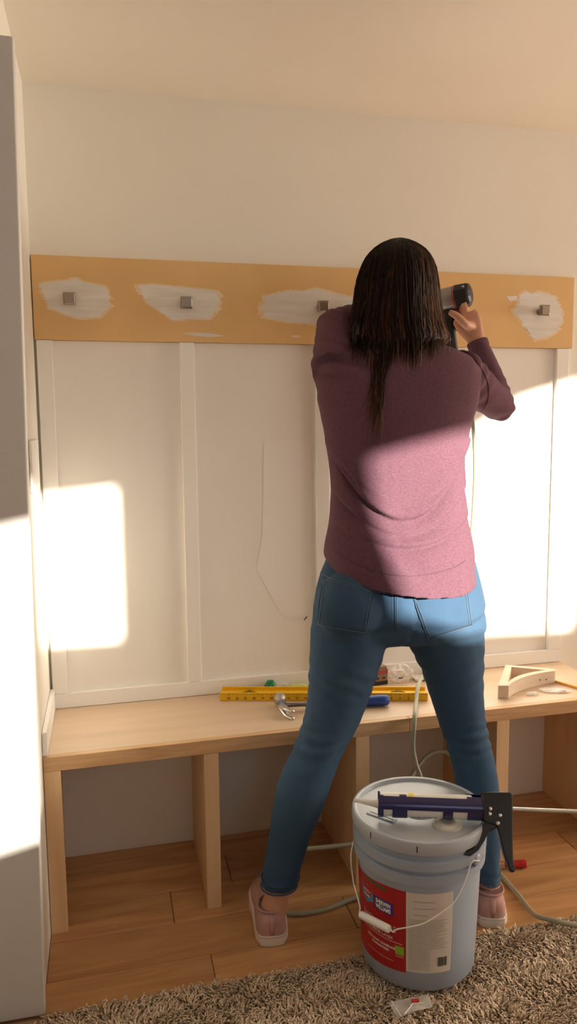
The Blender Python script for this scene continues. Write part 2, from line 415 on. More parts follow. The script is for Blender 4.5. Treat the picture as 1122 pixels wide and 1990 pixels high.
for i, P in enumerate((P1, P2, P3, P4)):
    patch('filler_haze', grow(P, (1.10, 1.09)), 'spackle_thin', 20 + i, 0.003, 0.0003, 'thin smeared filler around a knob')
    patch('filler_patch', P, 'spackle', 50 + i, 0.0018, 0.0009, 'white brushed filler around a knob')
patch('filler_patch', [(356, 648), (385, 646), (410, 648), (438, 653), (410, 655), (380, 653)], 'spackle', 31, 0.001, 0.0008)
patch('filler_patch', [(984, 576), (1006, 575), (1004, 583), (990, 586)], 'spackle', 33, 0.001, 0.0008)
patch('filler_haze', [(566, 652), (584, 652), (582, 656), (568, 656)], 'spackle_thin', 34, 0.001, 0.0005)

def knob():
    k = thing('coat_peg', 'x', 'coat peg', group='square nickel pegs on the brown board')
    MB().lathe((0, 0, 0), [(0, 0.011), (0.003, 0.011), (0.006, 0.007), (0.018, 0.006), (0.022, 0.009)], 16, (0, -1, 0)).build('stem', 'nickel', k, smooth='auto')
    s0, s1, y0, y1, y2 = 0.0135, 0.0165, -0.020, -0.026, -0.036
    q = lambda s, y: [V(-s, y, -s), V(s, y, -s), V(s, y, s), V(-s, y, s)]
    MB().loft([q(s0, y0), q(s1, y1), q(s1, y2), q(s1 - 0.004, y2 - 0.003)]).build('head', 'nickel', k, bevel=0.002)
    return k
def copy_tree(o, parent=None):
    c = o.copy(); COL.objects.link(c); c.parent = parent
    for ch in list(o.children): copy_tree(ch, c)
    return c
k0 = knob()
KL = ['square nickel coat peg at the far left end of the brown board', 'square nickel coat peg second from the left on the brown board',
      'square nickel coat peg just left of the woman\'s dark hair', 'square nickel coat peg at the right end of the brown board']
for i, (kp, lab) in enumerate(zip(((135, 580), (363, 588), (629, 595), (1060, 603)), KL)):
    k = k0 if i == 0 else copy_tree(k0)
    p = at(*kp, YB - 0.033); k.location = (p[0], YB - 0.0006, p[2]); k['label'] = lab

# ------------------------------------------------------------------ bench
YF = -0.353
bench = thing('bench', 'long raw maple built-in bench with open cubbies under the wainscot', 'bench')
box('seat_top', (XL + 0.0015, YF + 0.019, 0.4515), (1.494, -0.001, 0.470), 'maple_top', bench, bevel=0.0006)
for a, b in ((XL + 0.0015, 0.80), (0.801, 1.494)):
    box('front_edge', (a, YF, 0.433), (b, YF + 0.0187, 0.4702), 'maple_edge', bench, bevel=0.0012)
for i, (a, b) in enumerate(((XL + 0.0015, -0.1325), (0.226, 0.264), (0.644, 0.682), (1.071, 1.111), (1.452, 1.492))):
    d = box('divider', (a + (0.0 if i == 0 else 0.003), YF + 0.0190, 0.0), (b - 0.016 if i else a + 0.019, -0.001, 0.4512), 'maple_side', bench)
    box('face_stile', (a, YF + 0.0008, 0.0), (b, YF + 0.0189, 0.4327), 'maple_side', d, bevel=0.0012)
box('cleat', (XL + 0.022, -0.021, 0.405), (1.45, -0.001, 0.4512), 'maple_side', bench)

# ------------------------------------------------------------------ rug
RY = -0.640
rug = thing('rug', 'beige shaggy rug covering the floor in front of the bench', 'rug')
box('backing', (-0.62, -2.05, 0.0003), (2.30, RY, 0.008), 'rug_backing', rug, bevel=0.002)
def tufts(x0, x1, y0, y1, step, seed):
    r = np.random.default_rng(seed)
    gx, gy = np.meshgrid(np.arange(x0, x1, step), np.arange(y0, y1, step)); n = gx.size
    base = np.stack([gx.ravel() + r.normal(0, step * 0.45, n), np.minimum(gy.ravel() + r.normal(0, step * 0.45, n), RY - 0.001), np.full(n, 0.007)], 1)
    keep = base[:, 1] < y1
    if x0 < -0.18: keep &= ~((base[:, 0] < XL + 0.004) & (base[:, 1] > -0.662))
    base = base[keep]; n = len(base)
    clump = np.stack([snoise(base * 55, 1), snoise(base * 55, 2)], 1)
    ang = np.arctan2(clump[:, 1], clump[:, 0]) + r.normal(0, 0.7, n)
    lean = 0.003 + 0.006 * r.random(n)
    H = (0.011 + 0.005 * r.random(n) + 0.003 * snoise(base * 30, 3))
    d = np.stack([np.cos(ang), np.sin(ang), np.zeros(n)], 1)
    s = np.stack([-np.sin(ang), np.cos(ang), np.zeros(n)], 1)
    lv = [(0.0, 0.0, 0.9), (0.45, 0.25, 1.1), (0.85, 0.8, 1.0), (0.92, 1.45, 0.45)]
    rad = 0.0026 + 0.0009 * r.random(n)
    K = 3; P = []
    for (h, l, w) in lv:
        c = base + d * (lean * l)[:, None] + np.array([0, 0, 1.0]) * (H * h)[:, None]
        for k in range(K):
            a = 2 * math.pi * k / K + h * 2.0
            up = np.array([0, 0, 1.0]) * (l * 0.35)
            P.append(c + (s * math.cos(a) + (d * (1 - 0.35 * l) + up) * math.sin(a)) * (rad * w)[:, None])
    P = np.stack(P, 1)                                   # n, 12, 3
    M = P.shape[1]; q = []
    for i in range(len(lv) - 1):
        for k in range(K): q.append((i * K + k, i * K + (k + 1) % K, (i + 1) * K + (k + 1) % K, (i + 1) * K + k))
    q = np.array(q)
    F = (np.arange(n)[:, None, None] * M + q[None]).reshape(-1, 4)
    me = bpy.data.meshes.new('pile'); me.vertices.add(n * M); me.vertices.foreach_set('co', P.reshape(-1))
    me.loops.add(F.size); me.loops.foreach_set('vertex_index', F.reshape(-1).astype(np.int32))
    me.polygons.add(len(F)); me.polygons.foreach_set('loop_start', np.arange(0, F.size, 4, dtype=np.int32))
    me.polygons.foreach_set('loop_total', np.full(len(F), 4, dtype=np.int32))
    me.polygons.foreach_set('use_smooth', np.ones(len(F), bool))
    me.update(calc_edges=True); me.validate()
    at_ = me.color_attributes.new('yarn', 'FLOAT_COLOR', 'POINT')
    cv = r.random(n); c1 = V(0.80, 0.63, 0.45); c2 = V(0.52, 0.38, 0.25)
    cc = c1 + (c2 - c1) * cv[:, None] ** 1.6
    col = np.ones((n, M, 4)); col[:, :, :3] = cc[:, None, :]
    at_.data.foreach_set('color', col.reshape(-1))
    return me
m = mat('yarn', (0.4, 0.3, 0.2), 0.95)
va = m.node_tree.nodes.new('ShaderNodeVertexColor'); va.layer_name = 'yarn'
m.node_tree.links.new(va.outputs[0], m.node_tree.nodes['Principled BSDF'].inputs['Base Color'])
o = finish('pile', tufts(-0.55, 1.75, -1.12, RY, 0.0054, 5), 'yarn', rug); o['kind'] = 'stuff'
o = finish('pile', tufts(-0.55, 1.75, -2.04, -1.12, 0.011, 6), 'yarn', rug); o['kind'] = 'stuff'

# ------------------------------------------------------------------ paint bucket
BC = V(0.689, -0.674, 0.024)
BF = V(-0.406, -0.914, 0); BRt = V(0.914, -0.406, 0)
bucket = thing('paint_bucket', 'grey plastic paint bucket with red and white label standing on the rug edge', 'bucket', tuple(BC))
def brad(z): return 0.1325 + 0.012 * min(z / 0.30, 1)
body_prof = [(0.0, 0.120), (0.002, 0.128), (0.008, 0.1325), (0.10, brad(0.10)), (0.20, brad(0.20)), (0.262, brad(0.262)), (0.265, 0.1525), (0.286, 0.1535), (0.2885, 0.1440),
             (0.2975, 0.1440), (0.300, 0.1545), (0.318, 0.1550), (0.3205, 0.1440), (0.334, 0.1440), (0.336, 0.150), (0.345, 0.152)]
MB().lathe((0, 0, 0), body_prof, 72).build('body', 'bucket_plastic', bucket, smooth='auto')
lid = MB().lathe((0, 0, 0), [(0.338, 0.1525), (0.338, 0.1555), (0.345, 0.1575), (0.362, 0.1575), (0.3665, 0.1555), (0.368, 0.151), (0.3665, 0.146), (0.3600, 0.1435), (0.3595, 0.10), (0.3595, 0.02), (0.3595, 0.0005)], 72).build('lid', 'lid_plastic', bucket, smooth='auto')
zl = 0.3595
for r0 in (0.022, 0.031, 0.040):
    rr = MB(); n = 40
    rr.loft([[V(0.0 + (r0 + 0.002 * math.cos(a)) * math.cos(t), (r0 + 0.002 * math.cos(a)) * math.sin(t), zl + 0.0022 * math.sin(a)) for a in np.linspace(0, 2 * math.pi, 8, endpoint=False)] for t in np.linspace(0, 2 * math.pi, n, endpoint=False)], closed=True)
    rr.build('ring', 'lid_plastic', lid, smooth=True)
cpos = BF * 0.055 + BRt * 0.063
MB().lathe((cpos[0], cpos[1], zl), [(0, 0.034), (0.004, 0.034), (0.005, 0.031), (0.004, 0.027), (0.006, 0.024), (0.008, 0.020), (0.008, 0.012), (0.0065, 0.010), (0.0065, 0.0005)], 36).build('spout_cap', 'cream_plastic', lid, smooth='auto')
sp = BF * 0.045 - BRt * 0.085
dirv = (BF * 0.45 + BRt * 0.9); dirv /= np.linalg.norm(dirv); per = V(-dirv[1], dirv[0], 0)
MB().prism([(-0.036, -0.009), (0.036, -0.009), (0.036, 0.009), (-0.036, 0.009)], V(sp[0], sp[1], zl), dirv, per, 0.003).build('pull_tab', 'lid_plastic', lid, bevel=0.001)
MB().prism([(-0.030, -0.0012), (0.030, -0.0012), (0.030, 0.0012), (-0.030, 0.0012)], V(sp[0], sp[1], zl + 0.003), dirv, per, 0.0004).build('slot_mark', 'black_ink', lid)
def cyl(th, z, off=0.0, r=None):
    rr = (brad(z) if r is None else r) + off
    p = rr * (math.cos(th) * BF + math.sin(th) * BRt); return V(p[0], p[1], z)
for th in (-0.73, -0.02):
    mk = MB(); w = 0.0011 / 0.157
    mk.loft([[cyl(th + s * w, z, 0, 0.1578 + o) for z in (0.346, 0.361)] for s, o in ((-1, 0), (1, 0))] , cap=False)
    mk.build('tick_mark', 'black_ink', lid, fix=False)
def cyl_panel(name, t0, t1, zb, zt, material, parent, off=0.0006, n=24, m=4):
    """curved label; zb, zt are functions of the angle"""
    mb = MB(); vs = []; fs = []
    for i in range(n + 1):
        t = t0 + (t1 - t0) * i / n
        for j in range(m + 1):
            z = zb(t) + (zt(t) - zb(t)) * j / m; vs.append(cyl(t, z, off))
    for i in range(n):
        for j in range(m):
            a = i * (m + 1) + j; fs.append((a, a + m + 1, a + m + 2, a + 1))
    return mb.add(vs, fs).build(name, material, parent, smooth=True, fix=False)
D2 = math.radians
zc = lambda v: (lambda t: v)
TS = D2(-10.5)
lr = cyl_panel('label_front', D2(-108), TS, lambda t: 0.047 + 0.010 * math.sin(t), lambda t: 0.243 + 0.014 * min(0, t + 0.5), 'label_red', bucket, 0.0006, 30)
lr['label'] = 'red front label with white lettering'
lb = cyl_panel('label_back', TS, D2(32), zc(0.050), zc(0.243), 'label_paper', bucket, 0.0006)
lb['label'] = 'pale back label full of small print'
def cyl_text(body, tc, z, size, material, parent, bold=0.0, off=0.0012, align='CENTER', shear=0.0, name='lettering', sx=1.0):
    vs, fs = text_flat(body, size, bold, align, shear)
    return MB().add([cyl(tc + x * sx / brad(z), z + y, off) for x, y in vs], fs).build(name, material, parent, fix=False)
# logo and words of the front label
tc = D2(-57)
hexa = [(math.cos(math.pi / 2 + k * math.pi / 3), math.sin(math.pi / 2 + k * math.pi / 3)) for k in range(6)]
def cyl_poly(name, pts, t0, z0, material, parent, off):
    return MB().add([cyl(t0 + x / brad(z0), z0 + y, off) for x, y in pts], [tuple(range(len(pts)))]).build(name, material, parent, fix=False)
cyl_poly('logo', [(x * 0.0255, y * 0.0225) for x, y in hexa], D2(-55), 0.194, 'logo_cyan', lr, 0.0010)
cyl_text('HGTV', D2(-55), 0.1955, 0.0105, 'print_white', lr, 0.0001, off=0.0016)
cyl_text('HOME', D2(-55), 0.1855, 0.0090, 'print_white', lr, 0.0001, off=0.0016)
nv = cyl_panel('logo_panel', D2(-44), D2(-22.5), zc(0.174), zc(0.204), 'logo_navy', lr, 0.0010, 10, 2)
cyl_text('SHERWIN', D2(-33.3), 0.1905, 0.0140, 'print_white', lr, 0.0005, off=0.0018, sx=0.66)
cyl_text('WILLIAMS', D2(-33.3), 0.1780, 0.0140, 'print_white', lr, 0.0005, off=0.0018, sx=0.66)
cyl_panel('green_strip', D2(-57), D2(-29), zc(0.2285), zc(0.2345), 'label_darkgreen', lr, 0.0010, 10, 1)
cyl_text('SHOWCASE', D2(-41), 0.136, 0.021, 'print_white', lr, -0.0004, off=0.0012, sx=0.92)
cyl_text('INTERIOR LATEX', D2(-39), 0.117, 0.0098, 'print_white', lr, 0.0001)
cyl_panel('rule_line', D2(-68), D2(-14), zc(0.1115), zc(0.1125), 'print_white', lr, 0.0010, 14, 1)
cyl_text('ONE COAT COVERAGE', D2(-38), 0.0935, 0.0078, 'print_white', lr, 0.0002)
cyl_text('GUARANTEED', D2(-38), 0.0840, 0.0078, 'print_white', lr, 0.0002)
cyl_panel('rule_line', D2(-55), D2(-23), zc(0.0640), zc(0.0647), 'print_white', lr, 0.0010, 14, 1)
gb = cyl_panel('green_box', D2(-21), D2(-12.5), zc(0.085), zc(0.106), 'label_green', lr, 0.0010, 6, 1)
cyl_panel('red_strip', D2(-21), D2(-13), zc(0.0795), zc(0.0825), 'ink_red', lr, 0.0010, 6, 1)
# small print of the back label
rr = random.Random(2); sp_ = MB(); n = 0
def strip(mb, t0, t1, z0, z1, off=0.0011, k=5):
    vs = []; fs = []
    for i in range(k + 1):
        t = t0 + (t1 - t0) * i / k; vs += [cyl(t, z0, off), cyl(t, z1, off)]
    for i in range(k): fs.append((2 * i, 2 * i + 2, 2 * i + 3, 2 * i + 1))
    mb.add(vs, fs)
z = 0.226
while z > 0.056:
    if z > 0.178:
        if n % 4 == 1: strip(sp_, D2(-4), D2(rr.uniform(8, 16)), z, z + 0.0012)
    else:
        t1 = D2(rr.choice([28, 28, 28, 24, 18])); t0 = TS + D2(2.5)
        if z < 0.108: t1 = D2(rr.uniform(10, 13))
        t = t0
        while t < t1:
            w = D2(rr.uniform(1.0, 3.2)); strip(sp_, t, min(t + w, t1), z, z + 0.0009, k=2); t += w + D2(0.5)
    z -= 0.0040; n += 1
o = sp_.build('small_print', 'ink_grey', lb, fix=False); o['kind'] = 'stuff'
bc_ = MB(); t = D2(18.8)
while t < D2(28.5):
    w = D2(rr.choice([0.3, 0.5, 0.8])); strip(bc_, t, t + w, 0.066, 0.088, k=1); t += w + D2(rr.choice([0.3, 0.5]))
bc_.build('barcode', 'black_ink', lb, fix=False)
for a in (TS, D2(31.2)):
    bord = MB(); strip(bord, a + D2(0.3), a + D2(0.8), 0.050, 0.243, 0.0010, 1); bord.build('label_border', 'print_white', lb, fix=False)
# bail and grip
def ear(th):
    e = MB(); p = cyl(th, 0.300, 0.0, 0.1500); out = p - V(0, 0, p[2]); out /= np.linalg.norm(out)
    e.lathe(p, [(0, 0.013), (0.006, 0.013), (0.008, 0.010)], 18, out); return e.build('handle_ear', 'bucket_plastic', bucket, smooth='auto'), p + out * 0.009
e1, pa = ear(D2(-122)); e2, pb = ear(D2(56))
def bp(px, py, d): # a point on the bail: pixel seen in the photo, distance out from the bucket axis towards the viewer
    dv_ = CR * (px - 561) / FPX - CU * (py - 995) / FPX + CF; R0 = 0.1545 + d
    o2 = (CAM - BC)[:2]; d2 = dv_[:2]; a_ = d2 @ d2; b_ = o2 @ d2; disc = b_ * b_ - a_ * (o2 @ o2 - R0 * R0)
    t_ = (-b_ - math.sqrt(disc)) / a_ if disc > 0 else -b_ / a_
    return CAM + dv_ * t_ - BC
g0, g1 = bp(701, 1777, 0.012), bp(757, 1806, 0.012)
wire = [pa, bp(684, 1650, 0.004), bp(686, 1705, 0.006), bp(692, 1732, 0.010), bp(700, 1762, 0.012), g0, (g0 + g1) / 2, g1, bp(765, 1811, 0.012), bp(772, 1806, 0.012), bp(800, 1801, 0.012), bp(827, 1793, 0.010), bp(860, 1772, 0.007), bp(885, 1750, 0.004), bp(905, 1710, 0.002), bp(917, 1676, 0.001), pb]
MB().tube(spline(wire, 5), 0.0017, 8).build('bail', 'white_plastic', bucket, smooth=True)
MB().tube([g0, g0 + (g1 - g0) * 0.04, g0 + (g1 - g0) * 0.96, g1], [0.0075, 0.0088, 0.0088, 0.0075], 14).build('grip', 'white_plastic', bucket, smooth='auto')

# ------------------------------------------------------------------ caulking gun lying on the lid, its tube
ZG = BC[2] + 0.368 + 0.0295
GA = atz(735, 1562, ZG); GB = atz(1122, 1577, ZG)
gd = GB - GA; gd /= np.linalg.norm(gd); gs = np.cross(V(0, 0, 1), gd); gu = V(0, 0, 1)
gun = thing('caulking_gun', 'navy and black metal caulking gun lying across the bucket lid', 'caulking gun', tuple(GA))
L0 = 0.232
R_ = 0.0285
def arc(x, a0, a1, r0, r1, n=12):
    o = [gd * x + r0 * (gs * math.cos(t) + gu * math.sin(t)) for t in np.linspace(a0, a1, n)]
    i = [gd * x + r1 * (gs * math.cos(t) + gu * math.sin(t)) for t in np.linspace(a1, a0, n)]
    return o + i
cr = MB()
# half-open cradle: the opening faces up and towards the far side; near side cut by three windows
def band(x0, x1, a0, a1): cr.loft([arc(x0, a0, a1, R_, R_ - 0.0016), arc(x1, a0, a1, R_, R_ - 0.0016)])
dg_ = math.radians
band(0.0, 0.012, dg_(-250), dg_(25)); band(0.198, L0, dg_(-258), dg_(70))
band(0.012, 0.198, dg_(-245), dg_(-184)); band(0.012, 0.198, dg_(-30), dg_(5))
for x0, x1 in ((0.032, 0.065), (0.144, 0.166)): band(x0, x1, dg_(-184), dg_(-30))
band(0.0, 0.004, dg_(-260), dg_(80))
cr.build('cradle', 'navy_metal', gun, smooth='auto')
# frame (handle plate)
HDIR = -gu * math.cos(0.62) - gs * math.sin(0.62); HN = np.cross(gd, HDIR)
def pl(px, py):  # point on the plane through the gun axis facing the viewer
    d = CR * (px - 561) / FPX - CU * (py - 995) / FPX + CF; n_ = HN
    return CAM + d * ((GA - CAM) @ n_) / (d @ n_) - GA
def plate(name, pix, th, material, parent, bevel=0.0015):
    pts = [pl(*p) for p in pix]; a = [p - HN * th / 2 for p in pts]; b = [p + HN * th / 2 for p in pts]; n = len(a)
    return MB().add(a + b, [tuple(reversed(range(n))), tuple(range(n, 2 * n))] + [(i, (i + 1) % n, n + (i + 1) % n, n + i) for i in range(n)]).build(name, material, parent, bevel=bevel)
plate('frame', [(934, 1540), (990, 1540), (996, 1546), (996, 1640), (997, 1672), (1001, 1693), (996, 1697), (990, 1692), (978, 1660), (969, 1622), (964, 1606), (944, 1600), (934, 1590)], 0.020, 'black_metal', gun, 0.003)
plate('trigger', [(945, 1590), (968, 1604), (962, 1612), (950, 1618), (942, 1634), (930, 1652), (914, 1664), (899, 1667), (895, 1660), (903, 1654), (917, 1648), (928, 1632), (936, 1612)], 0.015, 'black_metal', gun, 0.003)
HS = 1 if HN @ (GA - CAM) > 0 else -1
for p in ((952, 1573), (951, 1583), (971, 1586), (967, 1601)):
    MB().lathe(pl(*p) - HN * 0.010 * HS, [(0, 0.0046), (0.0012, 0.0044), (0.0022, 0.003), (0.0026, 0.0005)], 14, -HN * HS).build('rivet', 'steel', gun, smooth=True)
MB().tube([gd * (L0 + 0.001), gd * 0.62], 0.0042, 10).build('push_rod', 'steel', gun, smooth='auto')
MB().tube([gd * 0.62, gd * 0.62 - gu * 0.025 + gd * 0.004], 0.0042, 10).build('rod_hook', 'steel', gun, smooth='auto')
MB().lathe(gd * (L0 - 0.001), [(0, 0.0285), (0.004, 0.029), (0.005, 0.027), (0.005, 0.005)], 28, gd).build('rear_collar', 'black_metal', gun, smooth='auto')
tube_ = thing('caulk_tube', 'white caulk cartridge with long nozzle held in the navy gun', 'caulk tube', tuple(GA))
MB().lathe(gd * 0.0046, [(0, 0.024), (0.001, 0.0262), (0.205, 0.0262), (0.206, 0.025)], 32, gd).build('cartridge', 'tube_card', tube_, smooth='auto')
nz_ = MB(); tip = atz(692, 1555, ZG + 0.004) - GA
nz_.tube([gd * 0.004, gd * -0.004, tip * 0.98, tip], [0.012, 0.0085, 0.0042, 0.0036], 14); nz_.build('nozzle', 'white_plastic', tube_, smooth='auto')
MB().ellipsoid(tip, 0.005, 0.004, 0.006, 10, 6).build('dried_blob', 'white_plastic', tube_, smooth=True)
def tband(x0, x1, a0, a1, material, name, r=0.0265):
    b_ = MB(); n_ = 8
    b_.loft([[gd * x + r * (gs * math.cos(t) + gu * math.sin(t)) for t in np.linspace(a0, a1, n_)] for x in (x0, x1)], cap=False)
    return b_.build(name, material, tube_, smooth=True, fix=False)
tband(0.068, 0.080, dg_(60), dg_(170), 'tube_yellow', 'yellow_mark'); tband(0.048, 0.064, dg_(95), dg_(160), 'black_ink', 'dark_mark')
for k in range(5): tband(0.075 + 0.012 * k, 0.084 + 0.012 * k, dg_(-140), dg_(-128 + 6 * (k % 2)), 'ink_grey', 'print_mark')
for k in range(6): tband(0.088 + 0.012 * k, 0.096 + 0.012 * k, dg_(128), dg_(136 + 5 * (k % 2)), 'ink_grey', 'print_mark')

# ------------------------------------------------------------------ things on the bench
ZB = 0.4707
# spirit level
LA = atz(428, 1362, ZB); LBp = atz(832, 1362, ZB); ld = LBp - LA; LL = np.linalg.norm(ld); lang = math.atan2(ld[1], ld[0])
lev = thing('spirit_level', 'yellow spirit level with inch marks lying on the bench', 'spirit level', tuple(LA), (0, 0, lang))
HW, DP = 0.024, 0.058
box('front_rail', (0, 0, 0), (LL, 0.006, HW), 'level_yellow', lev, bevel=0.001)
box('back_rail', (0, DP - 0.006, 0), (LL, DP, HW), 'level_yellow', lev, bevel=0.001)
wb = MB(); holes = [(0.085, 0.024), (LL / 2, 0.03), (LL - 0.085, 0.024)]
xs = [0] + [c + s * w for c, w in holes for s in (-1, 1)] + [LL]
for i in range(0, len(xs), 2): wb.box((xs[i], 0.006, 0.008), (xs[i + 1], DP - 0.006, 0.0145))
for c, w in holes:
    n_ = 14
    for sgn in (0, 1):
        ring = [(c + w * math.cos(t), DP / 2 + 0.017 * math.sin(t) * (1 if sgn else -1)) for t in np.linspace(0, math.pi, n_)]
        yy = DP - 0.006 if sgn else 0.006
        for i in range(n_ - 1):
            a, b = ring[i], ring[i + 1]
            wb.add([(a[0], a[1], 0.0145), (b[0], b[1], 0.0145), (b[0], yy, 0.0145), (a[0], yy, 0.0145), (a[0], a[1], 0.008), (b[0], b[1], 0.008)], [(0, 1, 2, 3), (0, 4, 5, 1)])
wb.build('web', 'level_yellow', lev)
for c, w in holes: MB().tube([(c, 0.010, 0.0118), (c, DP - 0.010, 0.0118)], 0.0045, 12).build('vial', 'label_darkgreen', lev, smooth=True)
tk = MB()
for i in range(1, 97):
    x = LL * i / 97; h = 0.0075 if i % 4 == 0 else (0.005 if i % 2 == 0 else 0.0035)
    tk.add([(x - 0.0005, -0.0004, HW - 0.001), (x + 0.0005, -0.0004, HW - 0.001), (x + 0.0005, -0.0004, HW - 0.001 - h), (x - 0.0005, -0.0004, HW - 0.001 - h)], [(0, 3, 2, 1)])
o = tk.build('inch_marks', 'black_ink', lev, fix=False); o['kind'] = 'stuff'
for i in range(1, 24):
    vs, fs = text_flat(str(24 - i), 0.0095, 0.0002, 'CENTER')
    MB().add([(LL * i * 4 / 97 + x, -0.0005, 0.005 + y) for x, y in vs], fs).build('numeral', 'black_ink', lev, fix=False)
# hammer
HA = atz(548, 1383, ZB); HB = atz(757, 1371, ZB); hd = HB - HA; HL = np.linalg.norm(hd)
ham = thing('claw_hammer', 'steel claw hammer with blue grip lying in front of the yellow level', 'hammer', tuple(HA), (0, 0, math.atan2(hd[1], hd[0])))
MB().tube([(0.0, 0, 0.019), (0.05, 0, 0.0175), (HL * 0.55, 0, 0.015)], [(0.009, 0.006), (0.007, 0.005), (0.008, 0.006)], 12).build('shaft', 'dark_steel', ham, smooth=True)
MB().tube([(HL * 0.50, 0, 0.0165), (HL * 0.53, 0, 0.0165), (HL * 0.72, 0, 0.0165), (HL * 0.93, 0, 0.017), (HL * 0.985, 0, 0.017), (HL, 0, 0.017)], [(0.010, 0.011), (0.0135, 0.0135), (0.0145, 0.015), (0.016, 0.016), (0.014, 0.0145), (0.007, 0.008)], 18).build('grip', 'grip_blue', ham, smooth=True)
hm = MB()
hm.tube([(0, 0.062, 0.0185), (0, 0.057, 0.0185), (0, 0.038, 0.0185), (0, 0.030, 0.0185), (0, 0.012, 0.0185), (0, 0, 0.0185)], [0.0155, 0.0180, 0.0180, 0.0130, 0.0120, 0.0165], 20)
hm.build('head', 'steel', ham, smooth='auto')
for s in (-1, 1):
    MB().tube(spline([(0, 0.004, 0.0185), (0.002, -0.02, 0.0175 + s * 0.004), (0.010, -0.046, 0.0155 + s * 0.009), (0.026, -0.066, 0.0135 + s * 0.0105)], 5), [(0.0155 - 0.0105 * i / 15, 0.0085 - 0.0060 * i / 15) for i in range(16)], 10).build('claw', 'steel', ham, smooth=True)
# green and clear packet behind the level
gp = at(512, 1333, -0.030); gpz = ZB
pk = thing('snack_packet', 'crumpled green and clear plastic packet behind the left half of the level', 'packet', (gp[0] + 0.02, -0.036, gpz))
def crumple(name, sx, sy, sz, material, parent, c, seed, n=22, amp=0.25, thick=False):
    mb = MB(); mb.ellipsoid((0, 0, 0), 1, 1, 1, n, 12); me = mb.mesh(name); a = get_co(me)
    nn = snoise(a * 3.1, seed) * amp + snoise(a * 8.0, seed + 1) * amp * 0.5
    a = a * (1 + nn[:, None]); a *= V(sx, sy, sz); a[:, 2] = np.maximum(a[:, 2], -sz * 0.8); a += V(*c) - V(0, 0, a[:, 2].min())
    set_co(me, a)
    return finish(name, me, material, parent)
crumple('green_end', 0.016, 0.012, 0.019, 'green_plastic', pk, (0.0, 0, 0), 4)
crumple('clear_middle', 0.028, 0.012, 0.013, 'clear_film', pk, (0.036, 0, 0), 5)
crumple('lime_end', 0.034, 0.013, 0.009, 'lime_plastic', pk, (0.085, -0.002, 0), 6, amp=0.1)
# nail box behind the leg
nb = at(722, 1330, -0.05)
bx = thing('nail_box', 'small brown and red cardboard box standing behind the left leg', 'box', (0.812, -0.056, ZB), (0, 0, 0.12))
box('carton', (-0.030, -0.022, 0), (0.030, 0.022, 0.050), 'box_brown', bx, bevel=0.001)
box('red_band', (-0.0304, -0.0224, 0.034), (0.0304, 0.0224, 0.046), 'box_red', bx)
box('dark_base', (-0.0304, -0.0224, 0.0), (0.0304, 0.0224, 0.012), 'black_ink', bx)
box('flap', (-0.029, -0.021, 0.0505), (0.027, 0.0, 0.058), 'box_brown', bx, bevel=0.001)
for dx in (-0.012, 0.010): box('print_mark', (dx, -0.0226, 0.018), (dx + 0.012, -0.0220, 0.024), 'black_ink', bx)
cb = thing('plastic_bag', 'crumpled clear plastic bag beside the brown cardboard box', 'bag', (0.893, -0.066, ZB))
crumple('film', 0.040, 0.022, 0.031, 'clear_film', cb, (0, 0, 0), 8, 30, 0.35)
box('print_mark', (-0.018, -0.023, 0.018), (-0.004, -0.0225, 0.022), 'black_ink', cb)
ps = MB(); gx, gy = 9, 5; vs = []; fs = []
for i in range(gx):
    for j in range(gy): vs.append((i * 0.012, j * 0.013, 0.002 + 0.006 * abs(math.sin(i * 1.3 + j * 0.7))))
for i in range(gx - 1):
    for j in range(gy - 1): fs.append((i * gy + j, (i + 1) * gy + j, (i + 1) * gy + j + 1, i * gy + j + 1))
o = ps.add(vs, fs).build('paper_scrap', 'paper_white', smooth=True); o.location = (0.935, -0.085, ZB)
md = o.modifiers.new('s', 'SOLIDIFY'); md.thickness = 0.0006
tag(o, 'crumpled pale paper scrap on the bench between the legs', 'paper')
# wooden corbel
ZT = ZB + 0.040
def cz(zx, zy): return atz(900 + zx / 4.97, 1100 + zy / 4.97, ZT)
outer = [cz(340, 1155), cz(445, 1155)]
c0, c1, c2 = cz(447, 1150), cz(540, 1055), cz(893, 1012)
for t in np.linspace(0, 1, 12): outer.append(c0 * (1 - t) ** 2 + 2 * c1 * t * (1 - t) + c2 * t * t)
outer += [cz(900, 1000), cz(850, 990), cz(460, 957), cz(412, 955)]
inner = []
c0, c1, c2 = cz(438, 1120), cz(510, 1040), cz(800, 1004)
for t in np.linspace(0, 1, 12): inner.append(c0 * (1 - t) ** 2 + 2 * c1 * t * (1 - t) + c2 * t * t)
inner += [cz(470, 974)]
oc = np.mean(outer, axis=0)
c = bpy.data.curves.new('w', 'CURVE'); c.dimensions = '2D'; c.fill_mode = 'BOTH'; c.extrude = 0.020
for poly in (outer, inner):
    s = c.splines.new('POLY'); s.points.add(len(poly) - 1); s.use_cyclic_u = True
    for p, q in zip(s.points, poly): p.co = (q[0] - oc[0], q[1] - oc[1], 0, 1)
ot = bpy.data.objects.new('w', c); COL.objects.link(ot); dgp = bpy.context.evaluated_depsgraph_get()
me = bpy.data.meshes.new_from_object(ot.evaluated_get(dgp), depsgraph=dgp); bpy.data.objects.remove(ot)
set_co(me, get_co(me) + V(0, 0, 0.020))
crb = thing('shelf_corbel', 'raw wooden shelf bracket with a curved brace lying on the bench at right', 'bracket', (oc[0], oc[1], ZB))
finish('frame', me, 'corbel_wood', crb, bevel=0.001)
